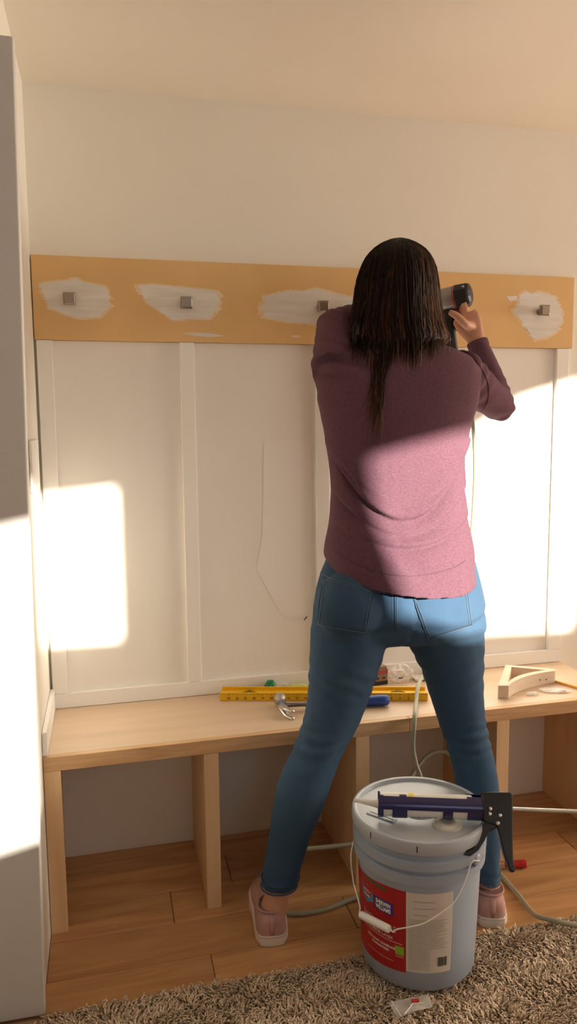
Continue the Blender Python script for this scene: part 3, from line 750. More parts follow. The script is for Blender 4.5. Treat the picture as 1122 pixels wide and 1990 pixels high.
for p in ((745, 1100), (805, 1097)):
    q = at(900 + p[0] / 4.97, 1100 + p[1] / 4.97, -0.2); 
    d_ = CR * (900 + p[0] / 4.97 - 561) / FPX - CU * (1100 + p[1] / 4.97 - 995) / FPX + CF
    bv = BVHTree.FromPolygons([tuple(v) for v in get_co(me) + V(oc[0], oc[1], ZB)], [tuple(f.vertices) for f in me.polygons])
    h = bv.ray_cast(Vector(CAM), Vector(d_))
    if h[0] is not None:
        MB().lathe(np.array(h[0]) - V(oc[0], oc[1], ZB), [(-0.0005, 0.0024), (0.0004, 0.0024)], 10, np.array(h[1])).build('nail_hole', 'black_ink', crb)
sc1 = atz(1035, 1350, ZB); o = crumple('plastic_scrap', 0.020, 0.011, 0.005, 'clear_film', None, (0, 0, 0), 12); o.location = tuple(sc1)
tag(o, 'small clear plastic scrap in front of the wooden bracket', 'plastic scrap')
pk2 = thing('screw_packet', 'flat clear packet with pink print lying beside the orange pencil', 'packet', tuple(atz(1078, 1343, ZB)), (0, 0, -0.35))
crumple('film', 0.046, 0.022, 0.004, 'clear_film', pk2, (0, 0, 0), 14, 24, 0.12)
box('pink_print', (0.012, -0.016, 0.0052), (0.030, -0.006, 0.0056), 'box_red', pk2)
pa_, pb_ = atz(1079, 1324, ZB + 0.004), atz(1135, 1340, ZB + 0.004)
pen = thing('pencil', 'orange pencil lying at the right end of the bench', 'pencil', tuple(pa_))
pd = (pb_ - pa_)
MB().tube([V(0, 0, 0), pd], 0.0038, 6).build('shaft', 'pencil_orange', pen)
MB().tube([V(0, 0, 0), -pd / np.linalg.norm(pd) * 0.014], [0.0036, 0.0006], 8).build('tip', 'maple_top', pen)
# bits
o = MB().tube([(0, 0, 0.002), (0.022, 0.004, 0.002)], 0.0018, 7).build('screw', 'steel'); o.location = tuple(atz(1034, 1289, ZB)); tag(o, 'tiny screw by the wall at the right end of the bench', 'screw')

# ------------------------------------------------------------------ things on the floor
rd = thing('screwdriver', 'red plastic tool handle lying on the floor right of the bucket', 'tool', (1.117, -0.392, 0.0125), (0, 0, math.radians(-14)))
MB().tube([(-0.03, 0, 0), (-0.026, 0, 0), (0.012, 0, 0), (0.016, 0, 0), (0.030, 0, 0), (0.033, 0, 0)], [0.006, 0.0095, 0.0110, 0.0120, 0.0120, 0.0095], 8).build('handle', 'red_plastic', rd, bevel=0.001)
MB().tube([(-0.03, 0, 0), (-0.10, 0, -0.004)], 0.003, 8).build('blade', 'steel', rd)
zr = 0.030
zb_ = thing('zip_bag', 'small clear zip bag lying on the rug in front of the bucket', 'bag', tuple(atz(795, 1956, zr)))
def rel(px, py, dz=0.0): return atz(px, py, zr + dz) - atz(795, 1956, zr)
cor = [rel(753, 1948), rel(832, 1932), rel(842, 1955), rel(773, 1978)]
vs = []; fs = []; n_ = 10
for i in range(n_ + 1):
    for j in range(n_ + 1):
        u_, v_ = i / n_, j / n_
        p = cor[0] * (1 - u_) * (1 - v_) + cor[1] * u_ * (1 - v_) + cor[2] * u_ * v_ + cor[3] * (1 - u_) * v_
        vs.append(p + V(0, 0, 0.0025 * math.sin(6 * u_ + 2) * math.sin(5 * v_) + 0.004 * math.sin(math.pi * u_) * math.sin(math.pi * v_)))
for i in range(n_):
    for j in range(n_): fs.append((i * (n_ + 1) + j, (i + 1) * (n_ + 1) + j, (i + 1) * (n_ + 1) + j + 1, i * (n_ + 1) + j + 1))
MB().add(vs, fs).build('film', 'clear_film', zb_, smooth=True)
MB().tube([cor[0] * 0.9 + cor[1] * 0.1 + V(0, 0, 0.001), cor[3] * 0.9 + cor[2] * 0.1 + V(0, 0, 0.001)], 0.0013, 6).build('zip_seal', 'white_plastic', zb_)
o = MB().tube([rel(801, 1946, 0.005), rel(814, 1944, 0.005)], 0.004, 10).build('red_cap', 'red_plastic'); o.location = zb_.location
tag(o, 'tiny red plug lying with the zip bag on the rug', 'plug')
o = MB().tube([rel(787, 1970, 0.005), rel(803, 1950, 0.006), rel(826, 1949, 0.006)], 0.0011, 6).build('white_hook', 'white_plastic'); o.location = zb_.location
tag(o, 'thin white bent wire lying with the zip bag', 'wire')

# ------------------------------------------------------------------ the woman
PSI = math.radians(10)
BX = V(math.cos(PSI), -math.sin(PSI), 0); BY = V(math.sin(PSI), math.cos(PSI), 0)
def bring(py, l, r, Y, b, n=36, p=2.25, dz=None):
    """horizontal body slice: left and right outline in the photo, depth Y of its centre, half depth b"""
    A, B = at(l, py, Y), at(r, py, Y); c = (A + B) / 2
    al = math.atan2(c[0] - CAM[0], c[1] - CAM[1]); h = np.linalg.norm(B - A) / 2 * math.cos(al)
    ar = al - PSI; a = math.sqrt(max(h * h - (b * math.sin(ar)) ** 2, 1e-6)) / math.cos(ar)
    ring = []
    for k in range(n):
        t = 2 * math.pi * k / n; ct, st = math.cos(t), math.sin(t)
        q = c + BX * a * math.copysign(abs(ct) ** (2 / p), ct) + BY * b * math.copysign(abs(st) ** (2 / p), st)
        if dz is not None: q = q + V(0, 0, dz(ct, st))
        ring.append(q)
    return ring
woman = thing('person', 'woman in mauve knit top and blue jeans holding a nail gun to the wall', 'person', (0.66, -0.52, 0))
WO = V(0.66, -0.52, 0)
def localise(me):
    set_co(me, get_co(me) - WO); return me
def interp_rings(rows, k=3):
    """smooth a table of slices"""
    R_ = np.array(rows, float); out = spline(R_, k); return [tuple(r) for r in out]

# --- jeans
PEL = [(1062, 640, 908, -0.480, 0.100), (1090, 628, 919, -0.482, 0.110), (1120, 616, 927, -0.486, 0.122), (1160, 607, 935, -0.490, 0.130), (1195, 603, 938, -0.492, 0.128), (1225, 603, 939, -0.490, 0.108), (1240, 625, 920, -0.488, 0.080)]
LEGL = [(1175, 622, 764, -0.490, 0.080), (1215, 604, 762, -0.490, 0.098), (1245, 602, 752, -0.488, 0.100), (1300, 600, 736, -0.484, 0.090), (1350, 598, 718, -0.482, 0.080), (1400, 589, 699, -0.482, 0.070), (1430, 580, 684, -0.486, 0.065), (1457, 570, 668, -0.490, 0.063),
        (1514, 542, 646, -0.498, 0.064), (1571, 530, 626, -0.500, 0.061), (1628, 522, 603, -0.490, 0.052), (1685, 512, 585, -0.488, 0.046), (1720, 508, 577, -0.488, 0.044)]
LEGR = [(1175, 776, 922, -0.490, 0.080), (1215, 778, 936, -0.490, 0.098), (1245, 788, 940, -0.490, 0.100), (1300, 817, 939, -0.494, 0.090), (1350, 833, 939, -0.500, 0.080), (1400, 850, 944, -0.508, 0.070), (1450, 867, 955, -0.520, 0.064),
        (1500, 880, 966, -0.532, 0.063), (1560, 890, 972, -0.548, 0.060), (1620, 902, 973, -0.554, 0.052), (1680, 918, 972, -0.556, 0.046), (1705, 922, 972, -0.556, 0.045)]
jb = MB()
jb.loft([bring(*r) for r in interp_rings(PEL)]); jb.loft([bring(*r, p=2.1) for r in interp_rings(LEGL)]); jb.loft([bring(*r, p=2.1) for r in interp_rings(LEGR)])
for px, s in ((683, -1), (862, 1)):
    g = at(px, 1178, -0.548); jb.ellipsoid(g, 0.088, 0.080, 0.088)
jm = remesh(jb, 0.006, 5)
a = get_co(jm); no = get_no(jm)
zk = lambda py, Y: at(700, py, Y)[2]
# folds: knees, under the seat, hips, ankles
def gauss(x, c, w): return np.exp(-((x - c) / w) ** 2)
left = a[:, 0] < 0.70
zkn = np.where(left, zk(1440, -0.49), zk(1450, -0.52))
th = (a[:, 0] - np.where(left, 0.50, 0.93))
u = a[:, 2] + np.where(left, -0.22, 0.12) * th + 0.004 * snoise(a * 25, 8)
fold = np.sin((u - zkn) * 2 * math.pi / 0.031 + 3.4 * snoise(a * 9, 3)) * gauss(a[:, 2], zkn, 0.050) * 0.0036 * np.clip(0.45 + 1.3 * snoise(a * 13, 41), 0, 1.1)
fold += np.sin(u * 2 * math.pi / 0.034 + 3 * snoise(a * 6, 5)) * gauss(a[:, 2], 0.13, 0.05) * 0.0012
zc_ = zk(1232, -0.60)
sag = zc_ - 0.006 + 1.6 * (np.abs(a[:, 0] - 0.70) - 0.09) ** 2
back = np.clip(-no[:, 1], 0, 1)
fold += -0.0065 * gauss(a[:, 2], sag, 0.010) * back + 0.002 * gauss(a[:, 2], sag + 0.022, 0.012) * back
fold += np.sin((a[:, 2] - 0.5 * np.abs(a[:, 0] - 0.70)) * 2 * math.pi / 0.045 + 3 * snoise(a * 5, 9)) * gauss(a[:, 2], 0.66, 0.06) * 0.0016
fold += -0.0045 * gauss(a[:, 0] + 0.18 * (a[:, 1] + 0.6), 0.697, 0.006) * (a[:, 2] > 0.74) * back
fold += 0.0012 * snoise(a * 40, 12)
set_co(jm, a + no * fold[:, None])
jbvh = BVHTree.FromPolygons([tuple(v) for v in get_co(jm)], [tuple(p.vertices) for p in jm.polygons])
def on(bvh, px, py, off):
    d = CR * (px - 561) / FPX - CU * (py - 995) / FPX + CF
    h = bvh.ray_cast(Vector(CAM), Vector(d))
    if h[0] is None: return None
    return np.array(h[0]) + np.array(h[1]) * off
jeans = finish('jeans', localise(jm), 'denim', woman, smooth=True)
jeans['label'] = 'faded blue skinny jeans'
def thread(name, pix, material, parent, r=0.0010, off=0.0008, bvh=jbvh, k=9):
    pts = []
    for p in spline([V(x, y, 0) for x, y in pix], k):
        q = on(bvh, p[0], p[1], off)
        if q is not None: pts.append(q - WO)
    if len(pts) > 2: return MB().tube(pts, r, 6).build(name, material, parent, smooth=True)
def surface_patch(name, quad, material, parent, off, bvh=jbvh, n=14):
    """piece of cloth lying on the body: quad corners in the photo, moulded to the surface, with thickness"""
    q = [V(*p) for p in quad]; vs = []; okk = True; fs = []
    for i in range(n + 1):
        for j in range(n + 1):
            u_, v_ = i / n, j / n
            p = q[0] * (1 - u_) * (1 - v_) + q[1] * u_ * (1 - v_) + q[2] * u_ * v_ + q[3] * (1 - u_) * v_
            w = on(bvh, p[0], p[1], off); vs.append(w - WO if w is not None else None)
    last = None
    for i, w in enumerate(vs):
        if w is None: vs[i] = last
        else: last = w
    for i in range(n):
        for j in range(n): fs.append((i * (n + 1) + j, (i + 1) * (n + 1) + j, (i + 1) * (n + 1) + j + 1, i * (n + 1) + j + 1))
    o = MB().add(vs, fs).build(name, material, parent, smooth=True, fix=False)
    md = o.modifiers.new('s', 'SOLIDIFY'); md.thickness = 0.0022; md.offset = 0
    return o
for quad in ([(628, 1122), (727, 1148), (711, 1229), (617, 1213)], [(801, 1158), (906, 1129), (917, 1215), (832, 1243)]):
    pk_ = surface_patch('back_pocket', quad, 'denim', jeans, 0.0012)
    q = [V(*p) for p in quad]; cq = sum(q) / 4
    for f_ in (0.985, 0.90):
        z_ = [cq + (p - cq) * f_ for p in q]
        for i in range(4):
            e = [tuple(z_[i] + (z_[(i + 1) % 4] - z_[i]) * t) for t in (0, 0.33, 0.66, 1)]
            if f_ < 0.95 and i == 2: continue
            thread('stitching', e, 'stitch', pk_, 0.0007, 0.0029, k=5)
thread('centre_seam', [(767, 1128), (767, 1150), (768, 1180), (768, 1205), (768, 1226)], 'denim_dark', jeans, 0.0022, 0.0004)
thread('stitching', [(763, 1128), (763, 1150), (763, 1180), (764, 1205), (765, 1224)], 'stitch', jeans, 0.0007, 0.0010)
thread('stitching', [(772, 1128), (772, 1150), (772, 1180), (772, 1205), (772, 1224)], 'stitch', jeans, 0.0007, 0.0010)
thread('yoke_seam', [(616, 1108), (650, 1128), (700, 1144), (745, 1152), (765, 1150)], 'stitch', jeans, 0.0010, 0.0006)
thread('yoke_seam', [(772, 1150), (800, 1146), (850, 1132), (900, 1112), (926, 1098)], 'stitch', jeans, 0.0010, 0.0006)
def hem_ring(rowz, nm):
    r0 = bring(*rowz, p=2.1); c = np.mean(r0, axis=0); pts = [c + (p - c) * 1.015 - WO for p in r0]
    MB().loft([[p + V(0, 0, 0.0022 * math.sin(t)) + (p + WO - c) * 0.035 * math.cos(t) for t in np.linspace(0, 2 * math.pi, 8, endpoint=False)] for p in pts], closed=True).build(nm, 'denim', jeans, smooth=True)
hem_ring((1719, 508, 577, -0.488, 0.044), 'hem'); hem_ring((1704, 509, 581, -0.488, 0.045), 'hem')
hem_ring((1704, 922, 972, -0.556, 0.045), 'hem'); hem_ring((1688, 920, 972, -0.556, 0.0455), 'hem')

# --- knit top
SH = [(668, 705, 850, -0.405, 0.060), (684, 655, 893, -0.405, 0.082), (705, 622, 921, -0.410, 0.098), (740, 611, 930, -0.420, 0.110), (780, 614, 926, -0.430, 0.115), (830, 625, 911, -0.444, 0.115), (880, 633, 903, -0.455, 0.112),
      (930, 639, 901, -0.465, 0.110), (980, 638, 904, -0.474, 0.112), (1020, 634, 908, -0.480, 0.118), (1050, 628, 913, -0.487, 0.130), (1075, 626, 916, -0.492, 0.142)]
def hemz(ct, st):  # higher at the left hip, long at the back
    return 0.026 * (-ct) + (-0.050 * max(-st, 0) ** 0.8)
sb = MB(); rows_ = interp_rings(SH)
rings_ = [bring(*r) for r in rows_] + [bring(1098, 626, 920, -0.498, 0.156, dz=hemz)]
sb.loft(rings_)
AR = dict(sh=at(888, 722, -0.410), el=at(972, 790, -0.285), wr=at(929, 668, -0.240))
AL = dict(sh=at(652, 722, -0.400), el=at(648, 634, -0.250), wr=at(760, 598, -0.150))
def arm(mb, J, rs, ext=0.0):
    sh, el, wr = J['sh'], J['el'], J['wr']
    pts = [sh, sh * 0.6 + el * 0.4, sh * 0.25 + el * 0.75, el, el * 0.72 + wr * 0.28, el * 0.4 + wr * 0.6, wr + (wr - el) * ext]
    mb.tube(pts[:4] , rs[:4], 22); mb.tube(pts[3:], rs[3:], 22); mb.ellipsoid(el, rs[3] * 1.02, rs[3] * 1.02, rs[3] * 1.02)
arm(sb, AR, [0.064, 0.056, 0.049, 0.043, 0.041, 0.036, 0.028])
arm(sb, AL, [0.062, 0.056, 0.049, 0.044, 0.043, 0.038, 0.030])
sm = remesh(sb, 0.0036, 14)
a = get_co(sm); no = get_no(sm)
xc = 0.690 + 0.25 * (a[:, 1] + 0.55)
zm = at(780, 1015, -0.60)[2]
u = a[:, 2] - 2.6 * (a[:, 0] - xc) ** 2 + 0.006 * snoise(a * 14, 21)
tors = gauss(np.abs(a[:, 0] - xc), 0, 0.24) * (a[:, 2] < 1.25)
bk = np.clip(-no[:, 1] + 0.35, 0, 1)
dx_ = a[:, 0] - xc; DZ_ACC = [np.zeros(len(a))]
def crease(g, c, A, B, wu, wd, w):
    """a pouch of cloth hanging over a sharp crease; the crease sags in the middle"""
    uu = a[:, 2] - c * dx_ ** 2 - g; upf = np.clip(uu / 0.012 + 0.5, 0, 1); upf = upf * upf * (3 - 2 * upf); DZ_ACC[0] -= 0.30 * A * upf * np.exp(-np.maximum(uu, 0) / wu) * w
    return (A * upf * np.exp(-np.maximum(uu, 0) / wu) - B * (1 - upf) * np.exp(np.minimum(uu, 0) / wd)) * w
side = np.clip((np.abs(dx_) - 0.005) * 11, 0, 1)
fold = crease(zm + 0.006 + 0.003 * snoise(a * 10, 30), 5.2, 0.018, 0.022, 0.030, 0.020, tors * bk * (0.30 + 0.70 * side))
fold += crease(zm - 0.028 + 0.003 * snoise(a * 10, 31), 3.4, 0.012, 0.014, 0.018, 0.013, tors * bk * np.clip(0.85 + 0.6 * snoise(a * 6, 34), 0, 1))
fold += crease(zm - 0.056 + 0.004 * snoise(a * 9, 32), 1.8, 0.010, 0.011, 0.016, 0.013, tors * bk * np.clip(0.7 + 0.9 * snoise(a * 6, 36), 0, 1))
fold += crease(zm + 0.040 + 0.003 * snoise(a * 9, 35), 4.6, 0.007, 0.007, 0.016, 0.012, tors * bk * np.clip((np.abs(dx_) - 0.05) * 14, 0, 1))
fold += np.sin((a[:, 0] * 0.8 + a[:, 2]) * 60 + 3 * snoise(a * 6, 24)) * 0.0016 * gauss(a[:, 2], 0.95, 0.06)
fold += 0.0028 * snoise(a * 11, 25) * (a[:, 2] < 1.36)
# creases where the sleeves meet the back
for c_, w_, dr, am in ((AL['sh'] + V(0.01, -0.03, 0.03), 0.085, V(0.5, 0.1, 0.85), 0.0075), (AR['sh'] + V(0.055, -0.02, -0.01), 0.07, V(0.75, 0.2, -0.6), 0.004)):
    dd = np.linalg.norm(a - c_, axis=1); fold += am * np.sin((a - c_) @ dr * 2 * math.pi / 0.042 + 1.5 * snoise(a * 8, 26)) * np.exp(-(dd / w_) ** 2)
for J in (AR, AL):
    dd = np.linalg.norm(a - J['el'], axis=1); ax_ = (J['wr'] - J['el']); ax_ = ax_ / np.linalg.norm(ax_)
    fold += 0.0028 * np.sin((a - J['el']) @ ax_ * 2 * math.pi / 0.030 + 2 * snoise(a * 9, 27)) * np.exp(-(dd / 0.08) ** 2)
set_co(sm, a + no * fold[:, None] + np.stack([0 * fold, 0 * fold, DZ_ACC[0]], 1))
sbvh = BVHTree.FromPolygons([tuple(v) for v in get_co(sm)], [tuple(p.vertices) for p in sm.polygons])
top = finish('knit_top', localise(sm), 'knit_mauve', woman, smooth=True)
msm = top.modifiers.new('smooth', 'SMOOTH'); msm.factor = 0.5; msm.iterations = 4
top['label'] = 'heathered mauve long-sleeved knit top'
# armhole seams, cuff, hem band
thread('armhole_seam', [(907, 683), (925, 700), (942, 728), (950, 755), (946, 785), (930, 808)], 'knit_mauve', top, 0.0016, 0.0008, sbvh)
thread('hem_stitch', [(650, 1072), (700, 1098), (760, 1116), (820, 1118), (880, 1104), (905, 1090)], 'knit_mauve', top, 0.0012, 0.0008, sbvh)
def cuff(J, r):
    ax_ = J['wr'] - J['el']; ax_ /= np.linalg.norm(ax_); p = J['wr'] - WO
    MB().tube([p - ax_ * 0.012, p - ax_ * 0.010, p + ax_ * 0.006, p + ax_ * 0.008], [r - 0.002, r, r * 0.98, r * 0.9], 22).build('cuff', 'knit_mauve', top, smooth=True)
cuff(AR, 0.0305); cuff(AL, 0.0315)

# --- nail gun placed first so that the hands can close on it
NE = at(917, 571, -0.215); nd = V(-0.74, 0.655, -0.13); nd /= np.linalg.norm(nd)
nu = V(0, 0, 1) - nd * nd[2]; nu /= np.linalg.norm(nu); ns = np.cross(nd, nu)
HROOT = NE + nd * 0.072 - nu * 0.024
hv = V(0.10, -0.02, -1.0); hv /= np.linalg.norm(hv)
HEND = HROOT + hv * 0.125

# --- body (skin): one continuous surface under the clothes
bb = MB()
def shrink(rows, f, db): return [(r[0], (r[1] + r[2]) / 2 - (r[2] - r[1]) / 2 * f, (r[1] + r[2]) / 2 + (r[2] - r[1]) / 2 * f, r[3], r[4] - db) for r in rows]
bb.loft([bring(*r) for r in interp_rings(shrink(SH[1:], 0.82, 0.034))]); bb.loft([bring(*r) for r in interp_rings(shrink(PEL, 0.90, 0.020))])
bb.loft([bring(*r, p=2.0) for r in interp_rings(shrink(LEGL, 0.86, 0.011))]); bb.loft([bring(*r, p=2.0) for r in interp_rings(shrink(LEGR, 0.86, 0.011))])
arm(bb, AR, [0.038, 0.038, 0.036, 0.034, 0.034, 0.029, 0.0225], 0.08); arm(bb, AL, [0.036, 0.036, 0.035, 0.034, 0.034, 0.029, 0.0225], 0.08)
HC = at(770, 562, -0.335)
bb.tube([at(775, 690, -0.395), at(772, 640, -0.375), HC - V(0, 0, 0.04)], [0.062, 0.050, 0.050], 20)
bb.ellipsoid(HC, 0.074, 0.092, 0.112); bb.ellipsoid(HC + BY * 0.035 - V(0, 0, 0.055), 0.056, 0.062, 0.058)
bb.ellipsoid(HC + BY * 0.094 - V(0, 0, 0.022), 0.012, 0.018, 0.022)                      # nose
for s in (-1, 1): bb.ellipsoid(HC + BX * 0.075 * s - V(0, 0, 0.012), 0.010, 0.018, 0.030)  # ears
# ankles and feet
def foot_pts(an, heel, dirv):
    return [an + V(0, 0, 0.06), an, an * 0.5 + V(heel[0], heel[1], 0.05) * 0.5 + np.array([*dirv, 0]) * 0.02]
FL = dict(an=at(536, 1745, -0.492), heel=atz(530, 1838, 0.0), d=V(0.13, 0.9915), ln=0.30); FR = dict(an=at(951, 1725, -0.552), heel=atz(957, 1803, 0.0), d=V(0.34, 0.940), ln=-0.12)
for F_ in (FL, FR):
    d3 = V(F_['d'][0], F_['d'][1], 0); h = V(F_['heel'][0], F_['heel'][1], 0)
    bb.tube([F_['an'] + V(F_['ln'] * 0.09, 0, 0.09), F_['an'] + V(F_['ln'] * 0.03, 0, 0.03), F_['an'] - V(0, 0, 0.012), h + d3 * 0.040 + V(0, 0, 0.045)], [0.027, 0.0285, 0.034, 0.034], 18)
    bb.tube([h + d3 * 0.024 + V(0, 0, 0.038), h + d3 * 0.08 + V(0, 0, 0.045), h + d3 * 0.15 + V(0, 0, 0.034), h + d3 * 0.205 + V(0, 0, 0.028)], [(0.026, 0.022), (0.028, 0.026), (0.034, 0.018), (0.030, 0.012)], 16)
# hands: wrist -> palm, four fingers, thumb
def hand(mb, wr, fwd, across, axis_c, axis_v, side, r_handle, thumb_on):
    """a gripping hand. fwd: wrist to knuckles, across: the direction the fingers first leave the palm, axis: handle line"""
    fwd = fwd / np.linalg.norm(fwd); across = across - fwd * (across @ fwd); across /= np.linalg.norm(across)
    nrm = np.cross(fwd, across)
    lat = axis_v / np.linalg.norm(axis_v)
    kc = wr + fwd * 0.078
    mb.tube([wr - fwd * 0.02, wr + fwd * 0.01, wr + fwd * 0.04, kc - fwd * 0.008, kc + fwd * 0.004], [(0.024, 0.019), (0.026, 0.018), (0.036, 0.016), (0.040, 0.014), (0.034, 0.010)], 18, hint=np.cross(lat, fwd))
    tips = []
    for i, (o_, ln) in enumerate(((0.028, 0.92), (0.0095, 1.0), (-0.0095, 0.95), (-0.027, 0.80))):
        k = kc - lat * o_                    # first finger is the upper one
        ax_p = axis_c + lat * ((k - axis_c) @ lat)
        out = k - ax_p; out /= np.linalg.norm(out); tang = np.cross(lat, out) * side
        R0 = r_handle + 0.0085; pts = [k - fwd * 0.014, k]
        ang0 = 0.0; span = math.radians(235) * ln
        for t in np.linspace(0.22, 1, 6):
            rr_ = max(np.linalg.norm(k - ax_p) * (1 - t * 1.6), R0)
            pts.append(ax_p + rr_ * (out * math.cos(span * t) + tang * math.sin(span * t)))
        mb.tube(pts, [0.0098, 0.0098, 0.0094, 0.0090, 0.0086, 0.0082, 0.0078, 0.0068][:len(pts)], 12); tips.append(pts[-1])
    # thumb leaves the side of the palm near the wrist
    b0 = wr + fwd * 0.022 + lat * -0.018
    mb.tube(spline([b0, thumb_on[0], thumb_on[1], thumb_on[2]], 3), [0.0150, 0.0140, 0.0130, 0.0122, 0.0116, 0.0110, 0.0104, 0.0098, 0.0090, 0.0078], 12)
hc = HROOT + hv * 0.042
wrR = AR['wr'] + (AR['wr'] - AR['el']) * 0.05
fwdR = at(903, 612, -0.222) - wrR
hand(bb, wrR, fwdR, V(-1, 0.3, 0), hc, hv, -1, 0.0165, [at(905, 630, -0.262), at(888, 614, -0.258), at(873, 606, -0.250)])
# left hand steadies the front of the gun body
lc = NE + nd * 0.19 - nu * 0.02
fwdL = (lc + V(-0.01, -0.035, 0.0)) - AL['wr']
hand(bb, AL['wr'], fwdL, V(0.5, 0.5, -0.2), lc, -nd, 1, 0.020, [AL['wr'] + V(0.03, -0.02, 0.028), lc + V(-0.012, -0.022, 0.028), lc + V(0.012, -0.006, 0.032)])
bm_ = remesh(bb, 0.0036, 3, 0.5)
print('body', len(bm_.vertices))
body = finish('body', localise(bm_), 'skin', woman, smooth=True)
for s in (-1, 1):
    e = MB().ellipsoid(HC + BX * 0.031 * s + BY * 0.084 + V(0, 0, 0.004) - WO, 0.012, 0.010, 0.009, 12, 8).build('eye', 'eye_white', woman, smooth=True)
    MB().ellipsoid(HC + BX * 0.031 * s + BY * 0.092 + V(0, 0, 0.004) - WO, 0.005, 0.003, 0.005, 10, 6).build('iris', 'box_brown', e, smooth=True)
MB().ellipsoid(HC + BY * 0.093 - V(0, 0, 0.062) - WO, 0.022, 0.008, 0.007, 14, 8).build('mouth', 'lip', woman, smooth=True)
# thumb nail
tn = at(874, 603, -0.258)

# --- shoes
def shoe(F_, nm, lab, side):
    d = V(F_['d'][0], F_['d'][1], 0); s = V(d[1], -d[0], 0); h = V(F_['heel'][0], F_['heel'][1], 0) - WO
    sh = empty(nm, tuple(h)); sh.parent = woman; sh['label'] = lab
    prof = [(-0.004, 0.018), (0.002, 0.031), (0.020, 0.040), (0.05, 0.042), (0.10, 0.043), (0.15, 0.049), (0.19, 0.048), (0.225, 0.036), (0.243, 0.020), (0.248, 0.008)]
    rings = lambda z, g: [d * y_ + s * x_ + V(0, 0, z) for y_, x_ in [(y, w + g) for y, w in prof] + [(y, -w - g) for y, w in reversed(prof)]]
    MB().loft([rings(0.0015, -0.002), rings(0.006, 0.0005), rings(0.022, 0.001), rings(0.027, -0.001)]).build('sole', 'shoe_sole', sh, smooth='auto')
    MB().loft([rings(0.0225, 0.0012), rings(0.0240, 0.0012)]).build('sole_line', 'shoe_canvas', sh)
    # upper: slices from heel to toe, domed
    hs = [(-0.0015, 0.016, 0.058), (0.003, 0.028, 0.072), (0.014, 0.036, 0.081), (0.035, 0.039, 0.083), (0.062, 0.039, 0.083), (0.085, 0.039, 0.086), (0.115, 0.038, 0.080), (0.15, 0.043, 0.066), (0.19, 0.043, 0.055), (0.222, 0.034, 0.046), (0.240, 0.018, 0.036)]
    rr_ = []
    for y, w, H in hs:
        ring = []
        for k in range(17):
            t = math.pi * k / 16; c_, s_ = math.cos(t), math.sin(t)
            ring.append(d * y + s * w * math.copysign(abs(c_) ** 0.75, c_) * (1 - 0.18 * s_ ** 2) + V(0, 0, 0.024 + (H - 0.024) * s_ ** 0.62))
        rr_.append(ring)
    MB().loft(rr_).build('upper', 'shoe_canvas', sh, smooth='auto')
    # collar opening round the ankle
    an = F_['an'] - WO - h; oc_ = V(0, 0, 0)
    col_ = []
    for t in np.linspace(0, 2 * math.pi, 28, endpoint=False):
        col_.append(d * (0.043 + 0.035 * math.cos(t)) + s * 0.0335 * math.sin(t) + V(0, 0, 0.0835 + 0.003 * math.cos(t) + 0.002 * math.cos(2 * t)))
    MB().loft([[p + V(0, 0, 0.0026 * math.sin(q)) + (p - d * 0.043) * 0.07 * math.cos(q) * V(1, 1, 0) for q in np.linspace(0, 2 * math.pi, 8, endpoint=False)] for p in col_], closed=True).build('collar', 'shoe_canvas', sh, smooth=True)
    MB().prism([(-0.0345 + 0.0, 0)] and [(p @ d, p @ s) for p in [q * V(1, 1, 0) for q in col_]], V(0, 0, 0.0822), d, -s * -1, 0.0008).build('insole_shade', 'shoe_inner_shade', sh)  # flat dark disc: shade of the shoe's inside put into the colour
    MB().tube([d * 0.0 + V(0, 0, 0.027), d * -0.003 + V(0, 0, 0.05), d * 0.003 + V(0, 0, 0.074)], [(0.007, 0.0016)] * 3, 8).build('heel_strip', 'shoe_canvas', sh, smooth=True)
shoe(FL, 'shoe', 'dusty pink slip-on shoe on the left foot', -1); shoe(FR, 'shoe', 'dusty pink slip-on shoe on the right foot', 1)

# --- hair
HR = [(467, 758, 786, -0.360, 0.020), (474, 742, 802, -0.362, 0.044), (484, 726, 818, -0.364, 0.064), (500, 711, 833, -0.366, 0.084), (525, 699, 843, -0.368, 0.100), (560, 690, 849, -0.370, 0.108), (600, 685, 853, -0.376, 0.110), (640, 678, 864, -0.392, 0.100), (662, 682, 872, -0.408, 0.088), (680, 700, 846, -0.424, 0.074), (698, 724, 805, -0.432, 0.060)]
rows_h = interp_rings(HR, 4)
hb = MB(); hb.loft([bring(*shrink([r], 0.965, 0.003)[0], n=48) for r in rows_h])
hm_ = remesh(hb, 0.005, 4); a = get_co(hm_); no = get_no(hm_)
ang = np.arctan2(a[:, 0] - HC[0], -(a[:, 1] - HC[1]))
low = np.clip((HC[2] + 0.08 - a[:, 2]) / 0.2, 0, 1)
set_co(hm_, a + no * ((0.0025 * np.sin(ang * 38 + 2 * np.sin(a[:, 2] * 14)) + 0.0030 * np.sin(ang * 15 + 1.3)) * low)[:, None])
hmat = mat('hair_brown', (0.016, 0.0075, 0.0045), 0.5, spec=0.16)
nt = hmat.node_tree; vc = nt.nodes.new('ShaderNodeVertexColor'); vc.layer_name = 'shade'
nt.links.new(vc.outputs[0], nt.nodes['Principled BSDF'].inputs['Base Color'])
mat('hair_base', (0.014, 0.0065, 0.004), 0.5, col2=(0.024, 0.011, 0.006), nscale=30, stretch=(6, 6, 0.6), spec=0.12)
hair = finish('hair', localise(hm_), 'hair_base', woman, smooth=True)
hair['label'] = 'long straight dark brown hair hanging down the back'
RH = np.array([[p for p in bring(*r, n=120)] for r in rows_h])      # rows, 120, 3
hr = random.Random(11); sv = []; sf = []; sc_ = []
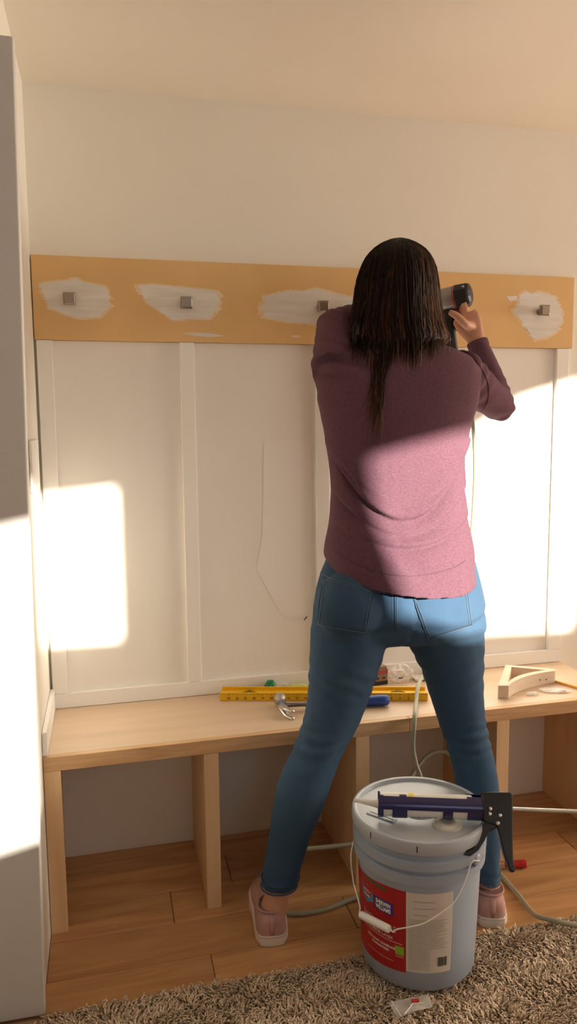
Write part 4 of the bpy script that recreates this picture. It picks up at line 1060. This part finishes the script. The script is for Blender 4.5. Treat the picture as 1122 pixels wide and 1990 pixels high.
def strand(pts, w, colr):
    n0 = len(sv); pts = np.array(pts); m_ = len(pts)
    for i, p in enumerate(pts):
        t = pts[min(i + 1, m_ - 1)] - pts[max(i - 1, 0)]; t /= np.linalg.norm(t) + 1e-9
        s_ = np.cross(t, p - CAM); s_ /= np.linalg.norm(s_) + 1e-9; q_ = np.cross(s_, t)
        ww = w * (1 - 0.75 * max(0, (i / (m_ - 1) - 0.6) / 0.4))
        for (ca, sa) in ((1, 0), (-0.5, 0.6), (-0.5, -0.6)): sv.append(p + s_ * ww * ca + q_ * ww * sa)
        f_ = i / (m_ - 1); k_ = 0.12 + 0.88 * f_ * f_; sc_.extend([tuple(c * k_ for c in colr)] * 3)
    for i in range(m_ - 1):
        for k in range(3): sf.append((n0 + i * 3 + k, n0 + i * 3 + (k + 1) % 3, n0 + (i + 1) * 3 + (k + 1) % 3, n0 + (i + 1) * 3 + k))
NR = len(rows_h)
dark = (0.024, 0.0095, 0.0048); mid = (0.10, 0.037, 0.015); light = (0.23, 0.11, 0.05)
for i in range(900):
    j = hr.randrange(120); e = hr.uniform(0.995, 1.02)
    # the far (face) side stays shorter
    t = 2 * math.pi * j / 120; front = math.sin(t) > 0.55
    end = hr.choice([NR - 9, NR - 7, NR - 6, NR - 5, NR - 4, NR - 3, NR - 2, NR - 1]) if not front else NR - 16
    drift = hr.gauss(0, 2.2); pts = []
    for k in range(0, end + 1, 2):
        row = RH[k]; c = row.mean(axis=0); jj = (j + drift * k / NR * 2)
        j0 = int(math.floor(jj)) % 120; fr = jj - math.floor(jj)
        p = row[j0] * (1 - fr) + row[(j0 + 1) % 120] * fr
        pts.append(c + (p - c) * e + V(hr.gauss(0, 0.0006), hr.gauss(0, 0.0006), 0))
    if len(pts) < 4: continue
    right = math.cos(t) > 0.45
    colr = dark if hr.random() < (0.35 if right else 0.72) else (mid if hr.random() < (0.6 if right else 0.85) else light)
    if not front and hr.random() < 0.5:   # loose tip running on down the back
        last = pts[-1]; dv = pts[-1] - pts[-2]; dv = dv / np.linalg.norm(dv)
        pts.append(last + dv * 0.012 + V(hr.gauss(0, 0.004), -0.002, -0.006))
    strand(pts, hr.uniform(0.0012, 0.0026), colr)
# fringe of ends over the shoulders and the long lock down the back
cl_ = [(hr.uniform(684, 876), hr.uniform(0.35, 1.0)) for _ in range(34)]
for i in range(420):
    cx_, cl = hr.choice(cl_); x = cx_ + hr.gauss(0, 5); y0 = hr.uniform(628, 668); y1 = y0 + 12 + (58 - abs(x - 755) * 0.28) * cl * hr.uniform(0.7, 1.15)
    pts = []
    for t in np.linspace(0, 1, 6):
        q = on(sbvh, x + (x - 770) * 0.05 * t + hr.gauss(0, 0.8), y0 + (y1 - y0) * t, 0.006 + 0.022 * (1 - t))
        if q is not None: pts.append(q if q[1] < -0.40 else at(x, y0 + (y1 - y0) * t, -0.47))
    if len(pts) > 3:
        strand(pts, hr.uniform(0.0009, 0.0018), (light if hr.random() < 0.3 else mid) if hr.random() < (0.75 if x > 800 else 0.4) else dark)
for i in range(46):
    x0 = 745 + hr.gauss(0, 9); x1 = 727 + hr.gauss(0, 9); y1 = hr.uniform(780, 872); pts = []
    for t in np.linspace(0, 1, 9):
        q = on(sbvh, x0 + (x1 - x0) * t + 3 * math.sin(3 * t + i), 690 + (y1 - 690) * t, 0.004 + 0.004 * hr.random())
        if q is not None: pts.append(q)
    if len(pts) > 4: strand(pts, hr.uniform(0.0008, 0.0015), mid if hr.random() < 0.6 else light)
for i in range(3):
    x0, x1, y1 = ((760, 783, 722), (655, 690, 0), (835, 838, 715))[i]
    if y1:
        pts = [on(sbvh, x0 + (x1 - x0) * t * t, 660 + (y1 - 660) * t, 0.012 - 0.006 * t) for t in np.linspace(0, 1, 7)]
        pts = [p for p in pts if p is not None]
        if len(pts) > 3: strand(pts, 0.0014, light)
me = bpy.data.meshes.new('strands'); me.from_pydata([tuple(p - WO) for p in sv], [], sf); me.update()
ca = me.color_attributes.new('shade', 'FLOAT_COLOR', 'POINT'); ca.data.foreach_set('color', np.array([(*c, 1.0) for c in sc_]).ravel())
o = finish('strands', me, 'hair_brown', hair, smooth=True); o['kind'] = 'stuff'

# ------------------------------------------------------------------ nail gun
ng = thing('nail_gun', 'grey and black pneumatic nail gun held up to the brown board', 'nail gun', tuple(NE))
MB().lathe(V(0, 0, 0), [(0.0, 0.020), (0.004, 0.030), (0.010, 0.0345), (0.040, 0.0360), (0.046, 0.0335)], 9, nd).build('rear_cap', 'gun_black', ng, bevel=0.003)
MB().lathe(V(0, 0, 0), [(0.044, 0.0325), (0.050, 0.0335), (0.095, 0.0325), (0.105, 0.027), (0.14, 0.024), (0.15, 0.020)], 28, nd).build('cylinder', 'gun_grey', ng, smooth='auto')
MB().lathe(V(0, 0, 0), [(0.148, 0.016), (0.20, 0.014), (0.22, 0.011), (0.255, 0.009), (0.285, 0.006)], 14, nd).build('nose', 'gun_black', ng, smooth='auto')
hr0, hr1 = HROOT - NE, HEND - NE
MB().tube([hr0 + nu * 0.012, hr0, hr0 + hv * 0.03, hr0 + hv * 0.09, hr1], [(0.021, 0.016), (0.019, 0.015), (0.0165, 0.0145), (0.0175, 0.0150), (0.020, 0.016)], 16, hint=ns).build('handle', 'gun_black', ng, smooth='auto')
mg0 = nd * 0.20 - nu * 0.015
MB().tube([mg0, mg0 * 0.45 + hr1 * 0.55 - ns * 0.002, hr1 + hv * 0.004], [(0.007, 0.014), (0.007, 0.013), (0.008, 0.012)], 8).build('magazine', 'gun_black', ng, smooth='auto')
MB().tube([hr0 + nd * 0.018 - nu * 0.003, hr0 + nd * 0.028 - nu * 0.016, hr0 + nd * 0.024 - nu * 0.030], [0.0055, 0.006, 0.004], 8).build('finger_trigger', 'red_plastic', ng, smooth=True)
MB().lathe(V(0, 0, 0), [(0.0465, 0.0338), (0.0495, 0.0338)], 28, nd).build('red_ring', 'red_plastic', ng)
MB().tube([hr1, hr1 + hv * 0.014, hr1 + hv * 0.028], [0.010, 0.009, 0.0075], 10).build('air_plug', 'steel', ng, smooth='auto')
for t in (0.6, 2.2, 3.8, 5.3):
    p_ = nd * 0.012 + 0.0335 * (nu * math.cos(t) + ns * math.sin(t)); MB().lathe(p_, [(-0.006, 0.004), (-0.001, 0.004), (0.0, 0.003)], 8, -nd).build('cap_screw', 'steel', ng)

# ------------------------------------------------------------------ air hose
h0 = HEND + hv * 0.026
path = [h0, h0 + hv * 0.05 + V(0.01, 0.02, 0), at(916, 760, -0.150), at(919, 815, -0.125), at(923, 880, -0.110), at(922, 960, -0.105), at(914, 1055, -0.115), at(893, 1150, -0.110), at(850, 1250, -0.060),
        V(0.985, -0.040, 0.482), V(0.952, -0.095, 0.492), V(0.914, -0.165, 0.506), V(0.884, -0.218, 0.505), V(0.852, -0.278, 0.484), V(0.820, -0.345, 0.4800), V(0.806, -0.372, 0.455), at(803, 1450, -0.375), at(809, 1485, -0.385), V(0.815, -0.41, 0.29), V(0.80, -0.445, 0.10), V(0.715, -0.43, 0.012),
        V(0.618, -0.419, 0.0085), V(0.52, -0.445, 0.0085), V(0.440, -0.438, 0.0085), V(0.400, -0.395, 0.0085), V(0.372, -0.319, 0.0085), V(0.385, -0.255, 0.012), V(0.43, -0.25, 0.04), at(560, 1650, -0.372), at(590, 1650, -0.385), at(690, 1640, -0.390), V(0.735, -0.39, 0.155), V(0.775, -0.36, 0.24),
        at(799, 1512, -0.31), at(815, 1487, -0.29), at(832, 1469, -0.275), at(850, 1461, -0.265), at(870, 1464, -0.260), V(0.98, -0.27, 0.27), V(1.03, -0.32, 0.12), V(1.045, -0.385, 0.025), V(1.054, -0.425, 0.0085), V(1.052, -0.52, 0.0085), V(1.046, -0.605, 0.012), V(1.062, -0.66, 0.030), V(1.112, -0.700, 0.0335), V(1.22, -0.735, 0.0335), V(1.45, -0.76, 0.0335), V(1.70, -0.75, 0.0335)]
pts = spline(path, 7)
o = MB().tube([p - path[9] for p in pts], 0.0062, 10).build('air_hose', 'hose_rubber', smooth=True); o.location = tuple(path[9])
tag(o, 'olive air hose hanging from the nail gun and looping over bench and floor', 'hose')
